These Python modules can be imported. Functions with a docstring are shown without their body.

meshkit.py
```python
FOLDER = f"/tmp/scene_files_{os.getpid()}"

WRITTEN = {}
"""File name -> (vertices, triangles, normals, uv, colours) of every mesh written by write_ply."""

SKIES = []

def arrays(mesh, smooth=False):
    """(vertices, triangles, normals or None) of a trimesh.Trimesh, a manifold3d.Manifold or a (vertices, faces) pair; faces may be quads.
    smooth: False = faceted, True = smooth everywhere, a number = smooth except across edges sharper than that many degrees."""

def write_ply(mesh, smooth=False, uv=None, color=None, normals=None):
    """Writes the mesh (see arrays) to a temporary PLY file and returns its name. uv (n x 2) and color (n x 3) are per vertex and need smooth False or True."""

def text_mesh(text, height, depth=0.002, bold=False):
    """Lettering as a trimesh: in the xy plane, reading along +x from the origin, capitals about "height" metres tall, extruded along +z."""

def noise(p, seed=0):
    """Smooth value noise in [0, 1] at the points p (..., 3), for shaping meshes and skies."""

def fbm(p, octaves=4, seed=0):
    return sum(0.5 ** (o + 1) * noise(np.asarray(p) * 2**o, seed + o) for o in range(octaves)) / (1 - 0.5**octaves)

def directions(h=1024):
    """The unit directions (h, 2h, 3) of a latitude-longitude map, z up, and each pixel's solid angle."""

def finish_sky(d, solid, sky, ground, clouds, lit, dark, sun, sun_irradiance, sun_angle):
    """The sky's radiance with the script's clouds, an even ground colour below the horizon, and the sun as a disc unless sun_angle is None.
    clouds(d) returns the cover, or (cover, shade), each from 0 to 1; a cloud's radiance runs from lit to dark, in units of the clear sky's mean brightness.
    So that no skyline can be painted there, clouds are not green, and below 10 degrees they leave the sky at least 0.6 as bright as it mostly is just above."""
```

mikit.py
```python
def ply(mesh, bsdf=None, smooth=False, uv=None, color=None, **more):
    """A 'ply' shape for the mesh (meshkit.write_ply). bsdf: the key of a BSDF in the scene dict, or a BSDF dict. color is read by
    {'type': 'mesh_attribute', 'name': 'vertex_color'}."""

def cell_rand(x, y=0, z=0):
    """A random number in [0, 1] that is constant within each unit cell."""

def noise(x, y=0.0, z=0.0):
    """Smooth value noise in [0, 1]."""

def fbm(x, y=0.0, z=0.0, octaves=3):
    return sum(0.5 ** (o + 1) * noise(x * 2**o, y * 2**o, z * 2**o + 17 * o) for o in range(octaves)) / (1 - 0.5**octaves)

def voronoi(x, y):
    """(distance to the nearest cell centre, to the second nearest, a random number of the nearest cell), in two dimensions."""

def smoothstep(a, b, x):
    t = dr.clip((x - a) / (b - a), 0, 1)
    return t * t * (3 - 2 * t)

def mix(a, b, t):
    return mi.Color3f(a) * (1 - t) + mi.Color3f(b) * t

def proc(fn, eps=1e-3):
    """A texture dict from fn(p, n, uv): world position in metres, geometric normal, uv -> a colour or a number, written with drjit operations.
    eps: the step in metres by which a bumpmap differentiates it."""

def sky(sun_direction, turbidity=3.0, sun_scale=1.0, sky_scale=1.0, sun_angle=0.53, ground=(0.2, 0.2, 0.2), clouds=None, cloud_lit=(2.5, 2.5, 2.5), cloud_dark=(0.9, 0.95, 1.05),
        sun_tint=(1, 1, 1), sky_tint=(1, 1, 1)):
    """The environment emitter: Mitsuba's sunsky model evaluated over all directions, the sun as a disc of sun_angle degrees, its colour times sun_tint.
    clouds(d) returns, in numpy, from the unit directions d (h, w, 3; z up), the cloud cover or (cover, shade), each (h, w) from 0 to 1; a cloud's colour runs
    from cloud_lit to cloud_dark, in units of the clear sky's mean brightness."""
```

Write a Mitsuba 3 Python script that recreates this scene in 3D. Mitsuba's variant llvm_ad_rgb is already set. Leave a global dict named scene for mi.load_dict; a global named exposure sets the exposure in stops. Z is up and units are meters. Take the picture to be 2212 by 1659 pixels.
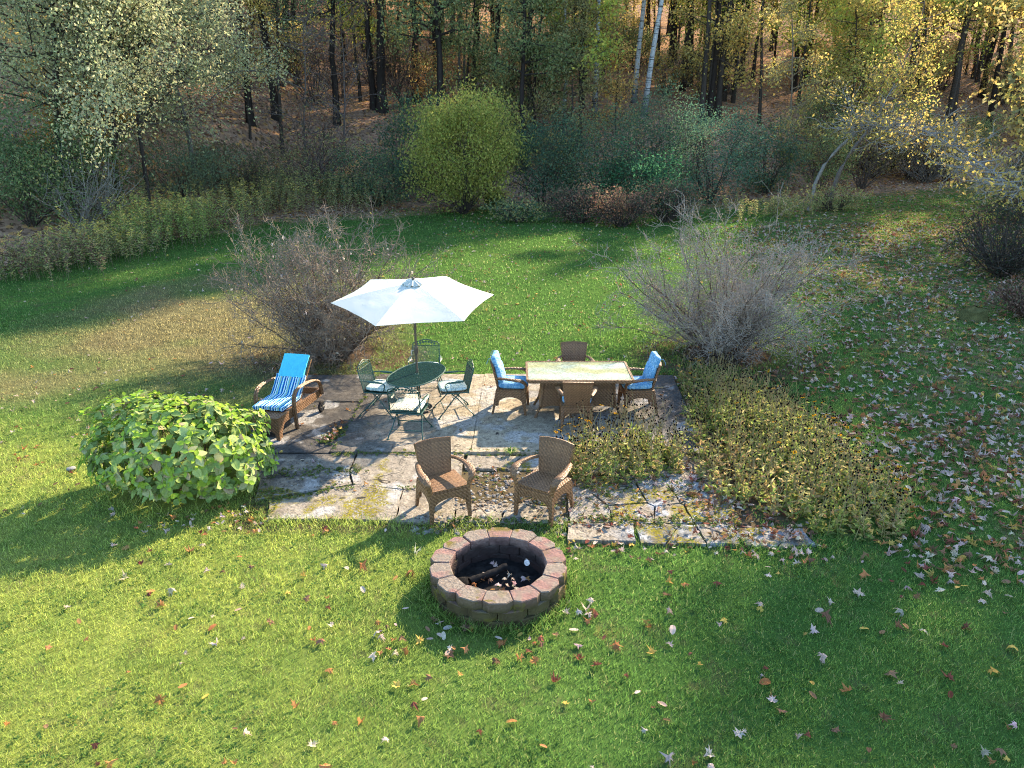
import math, numpy as np, drjit as dr, mitsuba as mi, mikit, meshkit, trimesh
import shapely, shapely.geometry as sg
from shapely import affinity
from mikit import proc, noise, fbm, voronoi, cell_rand, smoothstep, mix
T = mi.ScalarTransform4f
scene, labels = {}, {}
PI = math.pi

# ------------------------------------------------------------------ camera, light, exposure
CAM_H, PITCH, FOV = 4.62, math.radians(19.5), 69.0
scene['camera'] = {'type': 'perspective', 'fov': FOV, 'fov_axis': 'x', 'near_clip': 0.1, 'far_clip': 600.0,
                   'to_world': T().look_at(origin=[0, 0, CAM_H], target=[0, math.cos(PITCH), CAM_H - math.sin(PITCH)], up=[0, 0, 1])}
SUN_AZ, SUN_EL = math.radians(38), math.radians(30)      # azimuth clockwise from straight ahead (+y)
SUN = [math.sin(SUN_AZ) * math.cos(SUN_EL), math.cos(SUN_AZ) * math.cos(SUN_EL), math.sin(SUN_EL)]
scene['sky'] = mikit.sky(SUN, turbidity=3, sun_scale=1.0, sun_angle=0.8, sky_scale=1.5, sky_tint=(1.0, 0.98, 0.94), sun_tint=(0.97, 1.0, 1.05))
exposure = 3.75

# ------------------------------------------------------------------ helpers
def G(x, y, z=None):
    """The ground point (or the point at height z) that a sight line through the photo's point (x, y; 2212 x 1659) meets."""
    f = 1106 / math.tan(math.radians(FOV / 2))
    u, v = (x - 1106) / f, (829.5 - y) / f
    d = np.array([u, math.cos(PITCH) + v * math.sin(PITCH), -math.sin(PITCH) + v * math.cos(PITCH)])
    if z is not None:
        return np.array([0, 0, CAM_H]) + d * (z - CAM_H) / d[2]
    for t in np.arange(2.0, 140.0, 0.05):
        p = np.array([0, 0, CAM_H]) + d * t
        if p[2] < hz(p[0], p[1]):
            break
    return p

def numbered(name):
    k, i = name, 0
    while k in used:
        i += 1
        k = f'{name}_{i:03d}'
    used.add(k)
    return k
used = set()

def thing(name, label, cat, group=None, kind=None):
    k = numbered(name)
    labels[k] = {'label': label, 'category': cat}
    if group: labels[k]['group'] = group
    if kind: labels[k]['kind'] = kind
    return k

def put(holder, part, mesh, mat, smooth=False, M=None, uv=None, color=None, label=None, kind=None):
    """ONE entry: a thing of one mesh (part None) or a numbered part of holder."""
    k = holder if part is None else numbered(holder + '__' + part)
    d = mikit.ply(mesh, mat, smooth=smooth, uv=uv, color=color)
    if M is not None: d['to_world'] = M
    scene[k] = d
    if label or kind:
        labels.setdefault(k, {})
        if label: labels[k]['label'] = label
        if kind: labels[k]['kind'] = kind
    return k

def place(x, y, z=0.0, rz=0.0, s=1.0):
    return T().translate([x, y, z]) @ T().rotate([0, 0, 1], rz) @ T().scale(s)

def nrm(a):
    return a / np.maximum(np.linalg.norm(a, axis=-1, keepdims=True), 1e-9)

def boxuv(mesh):
    """Faces split apart, uv in metres from the axis each face looks along."""
    v = np.asarray(mesh.vertices)[np.asarray(mesh.faces)]
    n = np.abs(np.cross(v[:, 1] - v[:, 0], v[:, 2] - v[:, 0]))
    ax = n.argmax(1)
    flat = v.reshape(-1, 3)
    a3 = np.repeat(ax, 3)
    uv = np.where((a3 == 0)[:, None], flat[:, [1, 2]], np.where((a3 == 1)[:, None], flat[:, [0, 2]], flat[:, [0, 1]]))
    return (flat, np.arange(len(flat)).reshape(-1, 3)), uv

def putw(holder, part, mesh, mat='wicker', M=None, label=None):
    m, uv = boxuv(mesh)
    return put(holder, part, m, mat, False, M, uv=uv, label=label)

def tubes(pts, rad, sides=3):
    """Polylines (n, m, 3) with radii (n, m) as tubes: (vertices, faces)."""
    pts = np.asarray(pts, float)
    if pts.ndim == 2: pts = pts[None]
    rad = np.broadcast_to(np.asarray(rad, float), pts.shape[:2])
    n, m, _ = pts.shape
    t = nrm(np.gradient(pts, axis=1))
    ref = np.where(np.abs(t[..., 2:]) < 0.9, [0, 0, 1.0], [1.0, 0, 0])
    a = nrm(np.cross(t, ref)); b = np.cross(t, a)
    ang = np.arange(sides) / sides * 2 * PI
    v = pts[:, :, None] + rad[:, :, None, None] * (np.cos(ang)[:, None] * a[:, :, None] + np.sin(ang)[:, None] * b[:, :, None])
    k, i, j = np.meshgrid(np.arange(n), np.arange(m - 1), np.arange(sides), indexing='ij')
    at = lambda i_, j_: (k * m + i_) * sides + j_ % sides
    f = np.stack([at(i, j), at(i, j + 1), at(i + 1, j + 1), at(i + 1, j)], -1).reshape(-1, 4)
    return v.reshape(-1, 3), np.vstack([f[:, [0, 1, 2]], f[:, [0, 2, 3]]])

def capped(pts, r, sides=8):
    """One closed tube along pts as a trimesh."""
    pts = np.asarray(pts, float)
    v, f = tubes(pts, r, sides)
    n = len(v)
    c = np.vstack([v, pts[:1], pts[-1:]])
    j = np.arange(sides)
    f = np.vstack([f, np.stack([(j + 1) % sides, j, np.full(sides, n)], 1), np.stack([n - sides + j, n - sides + (j + 1) % sides, np.full(sides, n + 1)], 1)])
    return trimesh.Trimesh(c, f, process=False)

def curve(points, n=12):
    """A smooth line through the points (Catmull-Rom)."""
    p = np.asarray(points, float)
    p = np.vstack([2 * p[0] - p[1], p, 2 * p[-1] - p[-2]])
    out = []
    for i in range(1, len(p) - 2):
        for t in np.linspace(0, 1, n, endpoint=False):
            a, b, c, d = p[i - 1:i + 3]
            out.append(0.5 * (2 * b + (c - a) * t + (2 * a - 5 * b + 4 * c - d) * t * t + (3 * b - a - 3 * c + d) * t ** 3))
    return np.array(out + [p[-2]])

def cat(meshes):
    return trimesh.util.concatenate(meshes)

def box(sx, sy, sz, c=(0, 0, 0)):
    m = trimesh.creation.box((sx, sy, sz)); m.apply_translation(c); return m

def taper(w0, d0, w1, d1, p0, p1):
    """A four-sided post from p0 (w0 x d0) to p1 (w1 x d1)."""
    q = [(-1, -1), (1, -1), (1, 1), (-1, 1)]
    v = [[p0[0] + a * w0 / 2, p0[1] + b * d0 / 2, p0[2]] for a, b in q] + [[p1[0] + a * w1 / 2, p1[1] + b * d1 / 2, p1[2]] for a, b in q]
    f = [[0, 2, 1], [0, 3, 2], [4, 5, 6], [4, 6, 7]]
    for i in range(4):
        j = (i + 1) % 4
        f += [[i, j, 4 + j], [i, 4 + j, 4 + i]]
    return trimesh.Trimesh(v, f, process=False)

def extrude(poly, h, plane='xy', at=0.0):
    """A shapely polygon extruded by h; plane 'xz' stands it up (thickness along y, from at), 'yz' along x."""
    m = trimesh.creation.extrude_polygon(poly, h, engine='earcut')
    v = np.array(m.vertices)
    if plane == 'xz': m.vertices = np.stack([v[:, 0], v[:, 2] + at, v[:, 1]], 1); m.invert()
    elif plane == 'yz': m.vertices = np.stack([v[:, 2] + at, v[:, 0], v[:, 1]], 1)
    else: m.apply_translation([0, 0, at])
    return m

def sheet(P, th):
    """A closed slab of thickness th about the grid of points P (n, m, 3); returns mesh arrays and uv in metres."""
    P = np.asarray(P, float)
    n, m, _ = P.shape
    nn = nrm(np.cross(np.gradient(P, axis=0), np.gradient(P, axis=1)))
    du = np.concatenate([[0], np.cumsum(np.linalg.norm(np.diff(P[:, m // 2], axis=0), axis=1))])
    w = np.concatenate([np.zeros((n, 1)), np.cumsum(np.linalg.norm(np.diff(P, axis=1), axis=2), 1)], 1)
    w = w - w[:, -1:] / 2
    uv = np.stack([w, np.broadcast_to(du[:, None], (n, m))], -1)
    A, B = P + nn * th / 2, P - nn * th / 2
    V, U, F = [], [], []
    def grid(Q, q, flip):
        o = sum(len(x) for x in V); a, b = Q.shape[:2]
        V.append(Q.reshape(-1, 3)); U.append(q.reshape(-1, 2))
        i, j = np.meshgrid(np.arange(a - 1), np.arange(b - 1), indexing='ij')
        k = o + i * b + j
        f = np.stack([k, k + b, k + b + 1, k + 1], -1).reshape(-1, 4)
        F.append(f[:, ::-1] if flip else f)
    grid(A, uv, False); grid(B, uv, True)
    for s, fl in ((np.s_[:, 0], True), (np.s_[:, -1], False)):
        grid(np.stack([A[s], B[s]], 1), np.stack([uv[s], uv[s] + [th, 0]], 1), not fl)
    for s, fl in ((np.s_[0], False), (np.s_[-1], True)):
        grid(np.stack([A[s], B[s]], 1), np.stack([uv[s], uv[s] + [0, th]], 1), not fl)
    return (np.vstack(V), np.vstack(F)), np.vstack(U)

def pillow(w, d, h, e=0.35, ez=0.7, n=20, seed=0, wr=0.006):
    """A stuffed cushion w x d x h about the origin: (vertices, faces), uv."""
    a = np.linspace(-PI, PI, 2 * n + 1); b = np.linspace(-PI / 2, PI / 2, n + 1)
    A, B = np.meshgrid(a, b, indexing='ij')
    pw = lambda x, k: np.sign(x) * np.abs(x) ** k
    V = np.stack([w / 2 * pw(np.cos(B), ez) * pw(np.cos(A), e), d / 2 * pw(np.cos(B), ez) * pw(np.sin(A), e), h / 2 * pw(np.sin(B), ez)], -1)
    V = V + (meshkit.noise(V * 14, seed)[..., None] - 0.5) * wr * 2 * nrm(V)
    uv = V[..., :2].reshape(-1, 2)
    i, j = np.meshgrid(np.arange(2 * n), np.arange(n), indexing='ij')
    k = i * (n + 1) + j
    return (V.reshape(-1, 3), np.stack([k, k + n + 1, k + n + 2, k + 1], -1).reshape(-1, 4)), uv

def moved(mv, R=None, t=(0, 0, 0)):
    v, f = mv
    if R is not None: v = v @ np.asarray(R).T
    return v + np.asarray(t), f

def rx(a):
    c, s = math.cos(a), math.sin(a); return np.array([[1, 0, 0], [0, c, -s], [0, s, c]])

def ry(a):
    c, s = math.cos(a), math.sin(a); return np.array([[c, 0, s], [0, 1, 0], [-s, 0, c]])

def rz(a):
    c, s = math.cos(a), math.sin(a); return np.array([[c, -s, 0], [s, c, 0], [0, 0, 1]])

# ------------------------------------------------------------------ terrain
EX = [-60, -25, -16, -12, -5, 0, 6, 14, 25, 60]
EY = [6, 14, 22, 30, 34, 35.5, 34, 37, 43, 52]
def hz(x, y):
    x, y = np.asarray(x, float), np.asarray(y, float)
    t = y - np.interp(x, EX, EY) - 1.5
    lawn = 0.035 * np.maximum(0, y - 15) ** 1.0 + 0.02 * np.maximum(0, x - 6) * np.clip((y - 8) / 10, 0, 1)
    h = np.where(t > 0, 0.40 * (np.minimum(t, 11) - 2 * (1 - np.exp(-np.minimum(t, 11) / 2))) + 0.20 * np.maximum(t - 11, 0), 0)
    b = meshkit.noise(np.stack([x * 0.22, y * 0.22, x * 0], -1), 5) - 0.5
    return lawn + h + b * (0.05 * np.clip((y - 14) / 6, 0, 1) + 0.35 * np.clip(t / 4, 0, 1))

def zone_dry(x, y):          # the worn, brownish part of the lawn on the left
    n1 = fbm(x * 0.7, y * 0.7, 3.1)
    a = dr.square((x + 6.8) / 4.6) + dr.square((y - 17.0) / 5.6)
    b = dr.square((x + 9.0) / 3.5) + dr.square((y - 13.2) / 1.6)
    c = dr.square((x + 6.0) / 0.9) + dr.square((y - 6.0) / 1.6)
    return dr.clip(dr.maximum(dr.maximum(1.25 - a, 0.9 - b), 0.45 - 0.4 * c) + (n1 - 0.5) * 1.5, 0, 1)

def edge_y(x):
    e = mi.Float(EY[0])
    for i in range(len(EX) - 1):
        e = dr.select(x > EX[i], EY[i] + (x - EX[i]) * ((EY[i + 1] - EY[i]) / (EX[i + 1] - EX[i])), e)
    return e

def lawn_colour(p):
    x, y = p.x, p.y
    n = fbm(x * 0.9, y * 0.9, 0.0); m = fbm(x * 4.0, y * 4.0, 7.0, 2)
    painted_sun = smoothstep(1.6, -3.2, x - 0.25 * (y - 6)) * smoothstep(12.5, 9.5, y)  # sunlit stretch painted into the grass colour, lighter and yellower
    green = mix((0.100, 0.215, 0.052), (0.155, 0.285, 0.072), n)
    green = mix(green, (0.400, 0.470, 0.110), painted_sun * (0.62 + 0.7 * (m - 0.3)))
    dry = mix((0.270, 0.215, 0.115), (0.370, 0.310, 0.165), m)
    return mix(green, dry, zone_dry(x, y) * 0.85)

def ground_fn(p, n, uv):
    x, y = p.x, p.y
    _, _, c = voronoi(x * 9.0, y * 9.0)
    e1, e2, c2 = voronoi(x * 6.0 + 31, y * 6.0)
    litter = mix((0.17, 0.100, 0.065), (0.36, 0.235, 0.160), c)
    litter = mix(litter, (0.42, 0.24, 0.10), smoothstep(0.82, 0.86, c2))
    litter = mix(litter, (0.06, 0.04, 0.025), smoothstep(0.2, 0.0, c) * 0.8)
    soil = mix((0.055, 0.038, 0.026), (0.11, 0.08, 0.055), fbm(x * 6, y * 6))
    wood = smoothstep(-1.0, 1.0, y - edge_y(x) + (fbm(x * 0.8, y * 0.8) - 0.5) * 4)
    right = smoothstep(0.35, 0.75, fbm(x * 1.2, y * 1.2, 9.0) * 0.6 + smoothstep(4.5, 9.5, x - 0.18 * (y - 8)) * 0.6)
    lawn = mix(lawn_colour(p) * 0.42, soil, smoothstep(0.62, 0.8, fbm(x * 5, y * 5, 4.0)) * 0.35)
    lawn = mix(lawn, litter * 0.75, right * smoothstep(0.35, 0.5, c2) * 0.65)
    bed = dr.maximum(smoothstep(1.75, 1.1, dr.sqrt(dr.square((x + 3.7) * 0.8) + dr.square(y - 14.7))), smoothstep(1.9, 1.2, dr.sqrt(dr.square((x - 4.5) * 0.8) + dr.square(y - 14.7))))
    lawn = mix(lawn, soil, bed)
    path = smoothstep(0.25, 0.0, dr.maximum(dr.abs(x - 0.0) - 3.3, dr.abs(y - 10.65) - 2.75))
    lawn = mix(lawn, soil, path * 0.9)
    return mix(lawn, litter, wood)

scene['ground_mat'] = {'type': 'diffuse', 'reflectance': proc(ground_fn)}
gx = np.unique(np.concatenate([np.arange(-140, -20, 4.0), np.arange(-20, 24, 0.35), np.arange(24, 141, 4.0)]))
gy = np.unique(np.concatenate([np.arange(-40, 2, 3.0), np.arange(2, 50, 0.35), np.arange(50, 100, 1.2), np.arange(100, 241, 5.0)]))
X, Y = np.meshgrid(gx, gy, indexing='ij')
Vg = np.stack([X, Y, hz(X, Y)], -1)
i, j = np.meshgrid(np.arange(len(gx) - 1), np.arange(len(gy) - 1), indexing='ij')
k = i * len(gy) + j
labels['ground'] = {'label': 'lawn sloping up to the leaf covered floor of the wood', 'kind': 'structure'}
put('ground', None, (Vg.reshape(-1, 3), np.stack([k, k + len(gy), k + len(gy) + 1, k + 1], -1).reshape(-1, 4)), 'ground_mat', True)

# ------------------------------------------------------------------ shared materials
VC = {'type': 'mesh_attribute', 'name': 'vertex_color'}
scene['leaf'] = {'type': 'principledthin', 'base_color': VC, 'roughness': 0.5, 'diff_trans': 1.0, 'eta': 1.35}
scene['litter_leaf'] = {'type': 'principledthin', 'base_color': VC, 'roughness': 0.7, 'diff_trans': 0.35, 'eta': 1.3}
scene['thick_leaf'] = {'type': 'principledthin', 'base_color': VC, 'roughness': 0.38, 'diff_trans': 0.5, 'eta': 1.45}
scene['bark'] = {'type': 'twosided', 'bsdf': {'type': 'diffuse', 'reflectance': VC}}
scene['painted'] = {'type': 'twosided', 'bsdf': {'type': 'principled', 'base_color': VC, 'roughness': 0.6, 'specular': 0.4}}

def wicker_fn(p, n, uv):
    s = 0.0135
    a, b = uv.x / s, uv.y / s
    k = dr.floor(a) + dr.floor(b)
    k = k - 4 * dr.floor(k / 4)
    hor = k < 2
    f = dr.select(hor, b - dr.floor(b), a - dr.floor(a))
    prof = 1 - dr.square(2 * f - 1)
    r = dr.select(hor, cell_rand(dr.floor(b), 3), cell_rand(dr.floor(a), 9))
    tone = mix((0.135, 0.064, 0.027), (0.25, 0.130, 0.058), r)
    tone = mix(tone, tone * dr.select(hor, mi.Float(1.25), mi.Float(0.72)), 1.0)
    worn = fbm(p.x * 5, p.y * 5, p.z * 5)
    return mix(tone * 0.45, tone, 0.25 + 0.75 * prof) * (0.72 + 0.5 * worn)  # shade between the strands is painted in as darker strand edges

def wicker_h(p, n, uv):
    s = 0.0135
    a, b = uv.x / s, uv.y / s
    k = dr.floor(a) + dr.floor(b)
    k = k - 4 * dr.floor(k / 4)
    f = dr.select(k < 2, b - dr.floor(b), a - dr.floor(a))
    return 1 - dr.square(2 * f - 1)

scene['wicker'] = {'type': 'twosided', 'bsdf': {'type': 'bumpmap', 'arbitrary': proc(wicker_h, 0.002), 'scale': 0.0035,
                   'bsdf': {'type': 'principled', 'base_color': proc(wicker_fn), 'roughness': 0.45, 'specular': 0.5}}}

def iron_fn(p, n, uv):
    return mix((0.010, 0.045, 0.038), (0.022, 0.075, 0.062), fbm(p.x * 25, p.y * 25, p.z * 25))
scene['green_iron'] = {'type': 'twosided', 'bsdf': {'type': 'principled', 'base_color': proc(iron_fn), 'roughness': 0.38, 'specular': 0.5}}

def pale_fn(p, n, uv):       # pale grey green printed cushion
    w = fbm(uv.x * 60, uv.y * 60, 0.0, 2)
    return mix((0.24, 0.34, 0.34), (0.46, 0.55, 0.54), smoothstep(0.42, 0.56, w))
scene['pale_cushion'] = {'type': 'twosided', 'bsdf': {'type': 'principled', 'base_color': proc(pale_fn), 'roughness': 0.9, 'sheen': 0.3}}

def blue_fn(p, n, uv):
    w = fbm(uv.x * 55, uv.y * 55, 0.0, 2)
    return mix((0.075, 0.225, 0.40), (0.21, 0.39, 0.54), smoothstep(0.42, 0.60, w))
scene['blue_cushion'] = {'type': 'twosided', 'bsdf': {'type': 'principled', 'base_color': proc(blue_fn), 'roughness': 0.9, 'sheen': 0.3}}

def stripe_fn(p, n, uv):
    u = uv.x * 100.0 + 24
    c = u - 16.0 * dr.floor(u / 16.0)
    col = mi.Color3f(0.13, 0.46, 0.60)
    def band(col, a, b, k):
        on = (c > a) & (c < b)
        return dr.select(on, mi.Color3f(k), col)
    for a, b, k in ((0.0, 2.2, (0.010, 0.075, 0.30)), (2.6, 3.8, (0.72, 0.78, 0.78)), (4.4, 5.6, (0.010, 0.03, 0.16)), (6.2, 7.2, (0.72, 0.78, 0.78)),
                    (8.6, 10.6, (0.30, 0.42, 0.30)), (11.2, 13.2, (0.010, 0.11, 0.38)), (14.0, 15.0, (0.72, 0.78, 0.78))):
        col = band(col, a, b, k)
    return col
scene['striped_cloth'] = {'type': 'twosided', 'bsdf': {'type': 'principled', 'base_color': proc(stripe_fn), 'roughness': 0.95, 'specular': 0.1}}
scene['turquoise_cloth'] = {'type': 'twosided', 'bsdf': {'type': 'principled', 'base_color': proc(lambda p, n, uv: mix((0.05, 0.44, 0.60), (0.08, 0.52, 0.68), fbm(uv.x * 40, uv.y * 40))), 'roughness': 0.9, 'sheen': 0.4}}

def canopy_fn(p, n, uv):
    d = smoothstep(0.55, 0.75, fbm(p.x * 4, p.y * 4, p.z * 4)) * 0.12
    return mix((0.58, 0.60, 0.56), (0.44, 0.47, 0.42), d)
scene['canopy_cloth'] = {'type': 'principledthin', 'base_color': proc(canopy_fn), 'roughness': 0.8, 'diff_trans': 0.5}

def concrete_fn(p, n, uv):
    x, y = p.x, p.y
    big = fbm(x * 1.1, y * 1.1, 2.0); med = fbm(x * 5, y * 5, 1.0); fine = fbm(x * 55, y * 55, 0.0, 2)
    col = mix((0.17, 0.148, 0.12), (0.29, 0.258, 0.215), med)
    upper = smoothstep(9.7, 9.9, y)
    col = mix(col, (0.33, 0.28, 0.20), upper * smoothstep(-1.9, -0.3, x) * smoothstep(1.4, 0.2, x) * 0.7)
    # blackened by old algae on the left and along the far right
    black = upper * smoothstep(-1.7, -2.7, x + (big - 0.5) * 2.2) * (0.55 + 0.5 * med)
    black = dr.maximum(black, upper * smoothstep(2.0, 2.7, x + (big - 0.5) * 0.8) * 0.8)
    black = dr.maximum(black, smoothstep(-1.9, -2.6, x + (y - 9.0) * 0.5) * smoothstep(8.6, 9.2, y) * smoothstep(0.35, 0.6, med) * 0.75)
    col = mix(col, (0.045, 0.045, 0.047), dr.clip(black, 0, 0.9))
    col = mix(col, (0.36, 0.36, 0.36), smoothstep(0.60, 0.72, fbm(x * 2.6, y * 2.6, 5.0)) * 0.55)
    front = smoothstep(1.0, 1.5, x) * smoothstep(9.3, 8.8, y)
    col = mix(col, (0.31, 0.335, 0.38), front * smoothstep(0.42, 0.58, fbm(x * 6, y * 6, 8.0)) * 0.75)
    col = mix(col, (0.09, 0.09, 0.085), front * smoothstep(0.55, 0.68, fbm(x * 4, y * 4, 18.0)) * 0.7)
    moss = smoothstep(0.56, 0.68, fbm(x * 2.2, y * 2.2, 11.0) * 0.65 + med * 0.35 + 0.10 * smoothstep(9.7, 8.6, y) - 0.10 * upper - 0.05 + 0.10 * front)
    col = mix(col, mix((0.085, 0.075, 0.018), (0.19, 0.165, 0.022), fine), moss * smoothstep(0.32, 0.5, fine) * 0.95)
    crk = dr.abs(fbm(x * 1.7 + 0.3 * med, y * 1.7, 21.0) - 0.5)
    col = mix(col, (0.045, 0.042, 0.036), smoothstep(0.010, 0.003, crk) * smoothstep(0.45, 0.6, fbm(x * 0.8, y * 0.8, 33.0)))
    col = col * (0.62 + 0.76 * fine) * (0.7 + 0.6 * fbm(x * 17, y * 17, 6.0, 2))
    return mix(col, (0.05, 0.045, 0.04), smoothstep(0.70, 0.78, fbm(x * 34, y * 34, 3.0, 2)) * 0.6)

def concrete_h(p, n, uv):
    return fbm(p.x * 60, p.y * 60, 0.0, 2) + 1.6 * fbm(p.x * 9, p.y * 9, 4.0)
scene['concrete'] = {'type': 'bumpmap', 'arbitrary': proc(concrete_h, 0.004), 'scale': 0.006, 'bsdf': {'type': 'diffuse', 'reflectance': proc(concrete_fn)}}

def block_fn(p, n, uv):
    f = fbm(p.x * 60, p.y * 60, p.z * 60, 2); g = fbm(p.x * 7, p.y * 7, p.z * 7)
    red = mix((0.15, 0.088, 0.078), (0.26, 0.165, 0.148), f)
    grey = mix((0.12, 0.098, 0.082), (0.25, 0.215, 0.18), f)
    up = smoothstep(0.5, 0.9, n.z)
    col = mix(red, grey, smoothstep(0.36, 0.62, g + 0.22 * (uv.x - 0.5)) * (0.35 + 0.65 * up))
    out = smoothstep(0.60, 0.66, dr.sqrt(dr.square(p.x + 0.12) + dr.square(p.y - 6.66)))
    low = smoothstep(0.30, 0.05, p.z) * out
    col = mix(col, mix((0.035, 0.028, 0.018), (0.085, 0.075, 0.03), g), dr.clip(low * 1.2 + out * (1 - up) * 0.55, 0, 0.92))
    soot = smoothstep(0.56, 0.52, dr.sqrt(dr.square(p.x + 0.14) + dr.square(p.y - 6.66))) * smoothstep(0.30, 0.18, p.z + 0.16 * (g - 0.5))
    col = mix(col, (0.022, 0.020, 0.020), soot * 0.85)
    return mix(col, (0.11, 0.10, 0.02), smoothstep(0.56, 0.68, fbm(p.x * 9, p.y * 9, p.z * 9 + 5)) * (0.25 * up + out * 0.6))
scene['pit_block'] = {'type': 'bumpmap', 'arbitrary': proc(lambda p, n, uv: fbm(p.x * 70, p.y * 70, p.z * 70, 2) + fbm(p.x * 18, p.y * 18, p.z * 18, 2), 0.004), 'scale': 0.006,
                      'bsdf': {'type': 'diffuse', 'reflectance': proc(block_fn)}}

def glass_fn(p, n, uv):
    a = fbm(p.x * 3.5, p.y * 5.5, 1.0); b = fbm(p.x * 45, p.y * 45, 2.0, 2); c = smoothstep(0.45, 0.7, fbm(p.x * 2.2 + 4, p.y * 4.0, 6.0))
    col = mix((0.22, 0.275, 0.225), (0.36, 0.41, 0.36), a)
    col = mix(col, (0.25, 0.25, 0.105), c * 0.7)
    return col * (0.60 + 0.8 * b)
scene['grimy_glass'] = {'type': 'principled', 'base_color': proc(glass_fn), 'roughness': 0.16, 'specular': 0.5, 'clearcoat': 0.6, 'clearcoat_gloss': 0.8}

def palebark_fn(p, n, uv):
    a = fbm(p.x * 3, p.y * 3, p.z * 9); b = smoothstep(0.60, 0.70, fbm(p.x * 2.0, p.y * 2.0, p.z * 16, 2))
    low = smoothstep(2.2, 0.4, uv.y)
    return mix(mix((0.36, 0.37, 0.38), (0.60, 0.61, 0.60), a), (0.05, 0.048, 0.045), dr.clip(b * 0.85 + low * 0.8, 0, 1))
scene['pale_bark'] = {'type': 'twosided', 'bsdf': {'type': 'diffuse', 'reflectance': proc(palebark_fn)}}
scene['black_plastic'] = {'type': 'principled', 'base_color': {'type': 'rgb', 'value': [0.012, 0.012, 0.013]}, 'roughness': 0.45}
scene['bronze_metal'] = {'type': 'principled', 'base_color': {'type': 'rgb', 'value': [0.085, 0.068, 0.055]}, 'roughness': 0.4, 'metallic': 0.3}
scene['charred'] = {'type': 'diffuse', 'reflectance': proc(lambda p, n, uv: mix((0.006, 0.006, 0.007), (0.035, 0.033, 0.032), fbm(p.x * 30, p.y * 30, p.z * 30)))}
def grass_fn(p, n, uv):
    c = lawn_colour(p)
    c = mix(c, mi.Color3f(0.30, 0.27, 0.13), smoothstep(0.90, 0.95, uv.x) * 0.7)
    return c * (0.35 + 1.3 * uv.x)
scene['grass_blade'] = {'type': 'principledthin', 'base_color': proc(grass_fn), 'roughness': 0.45, 'diff_trans': 1.1, 'eta': 1.35}
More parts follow.
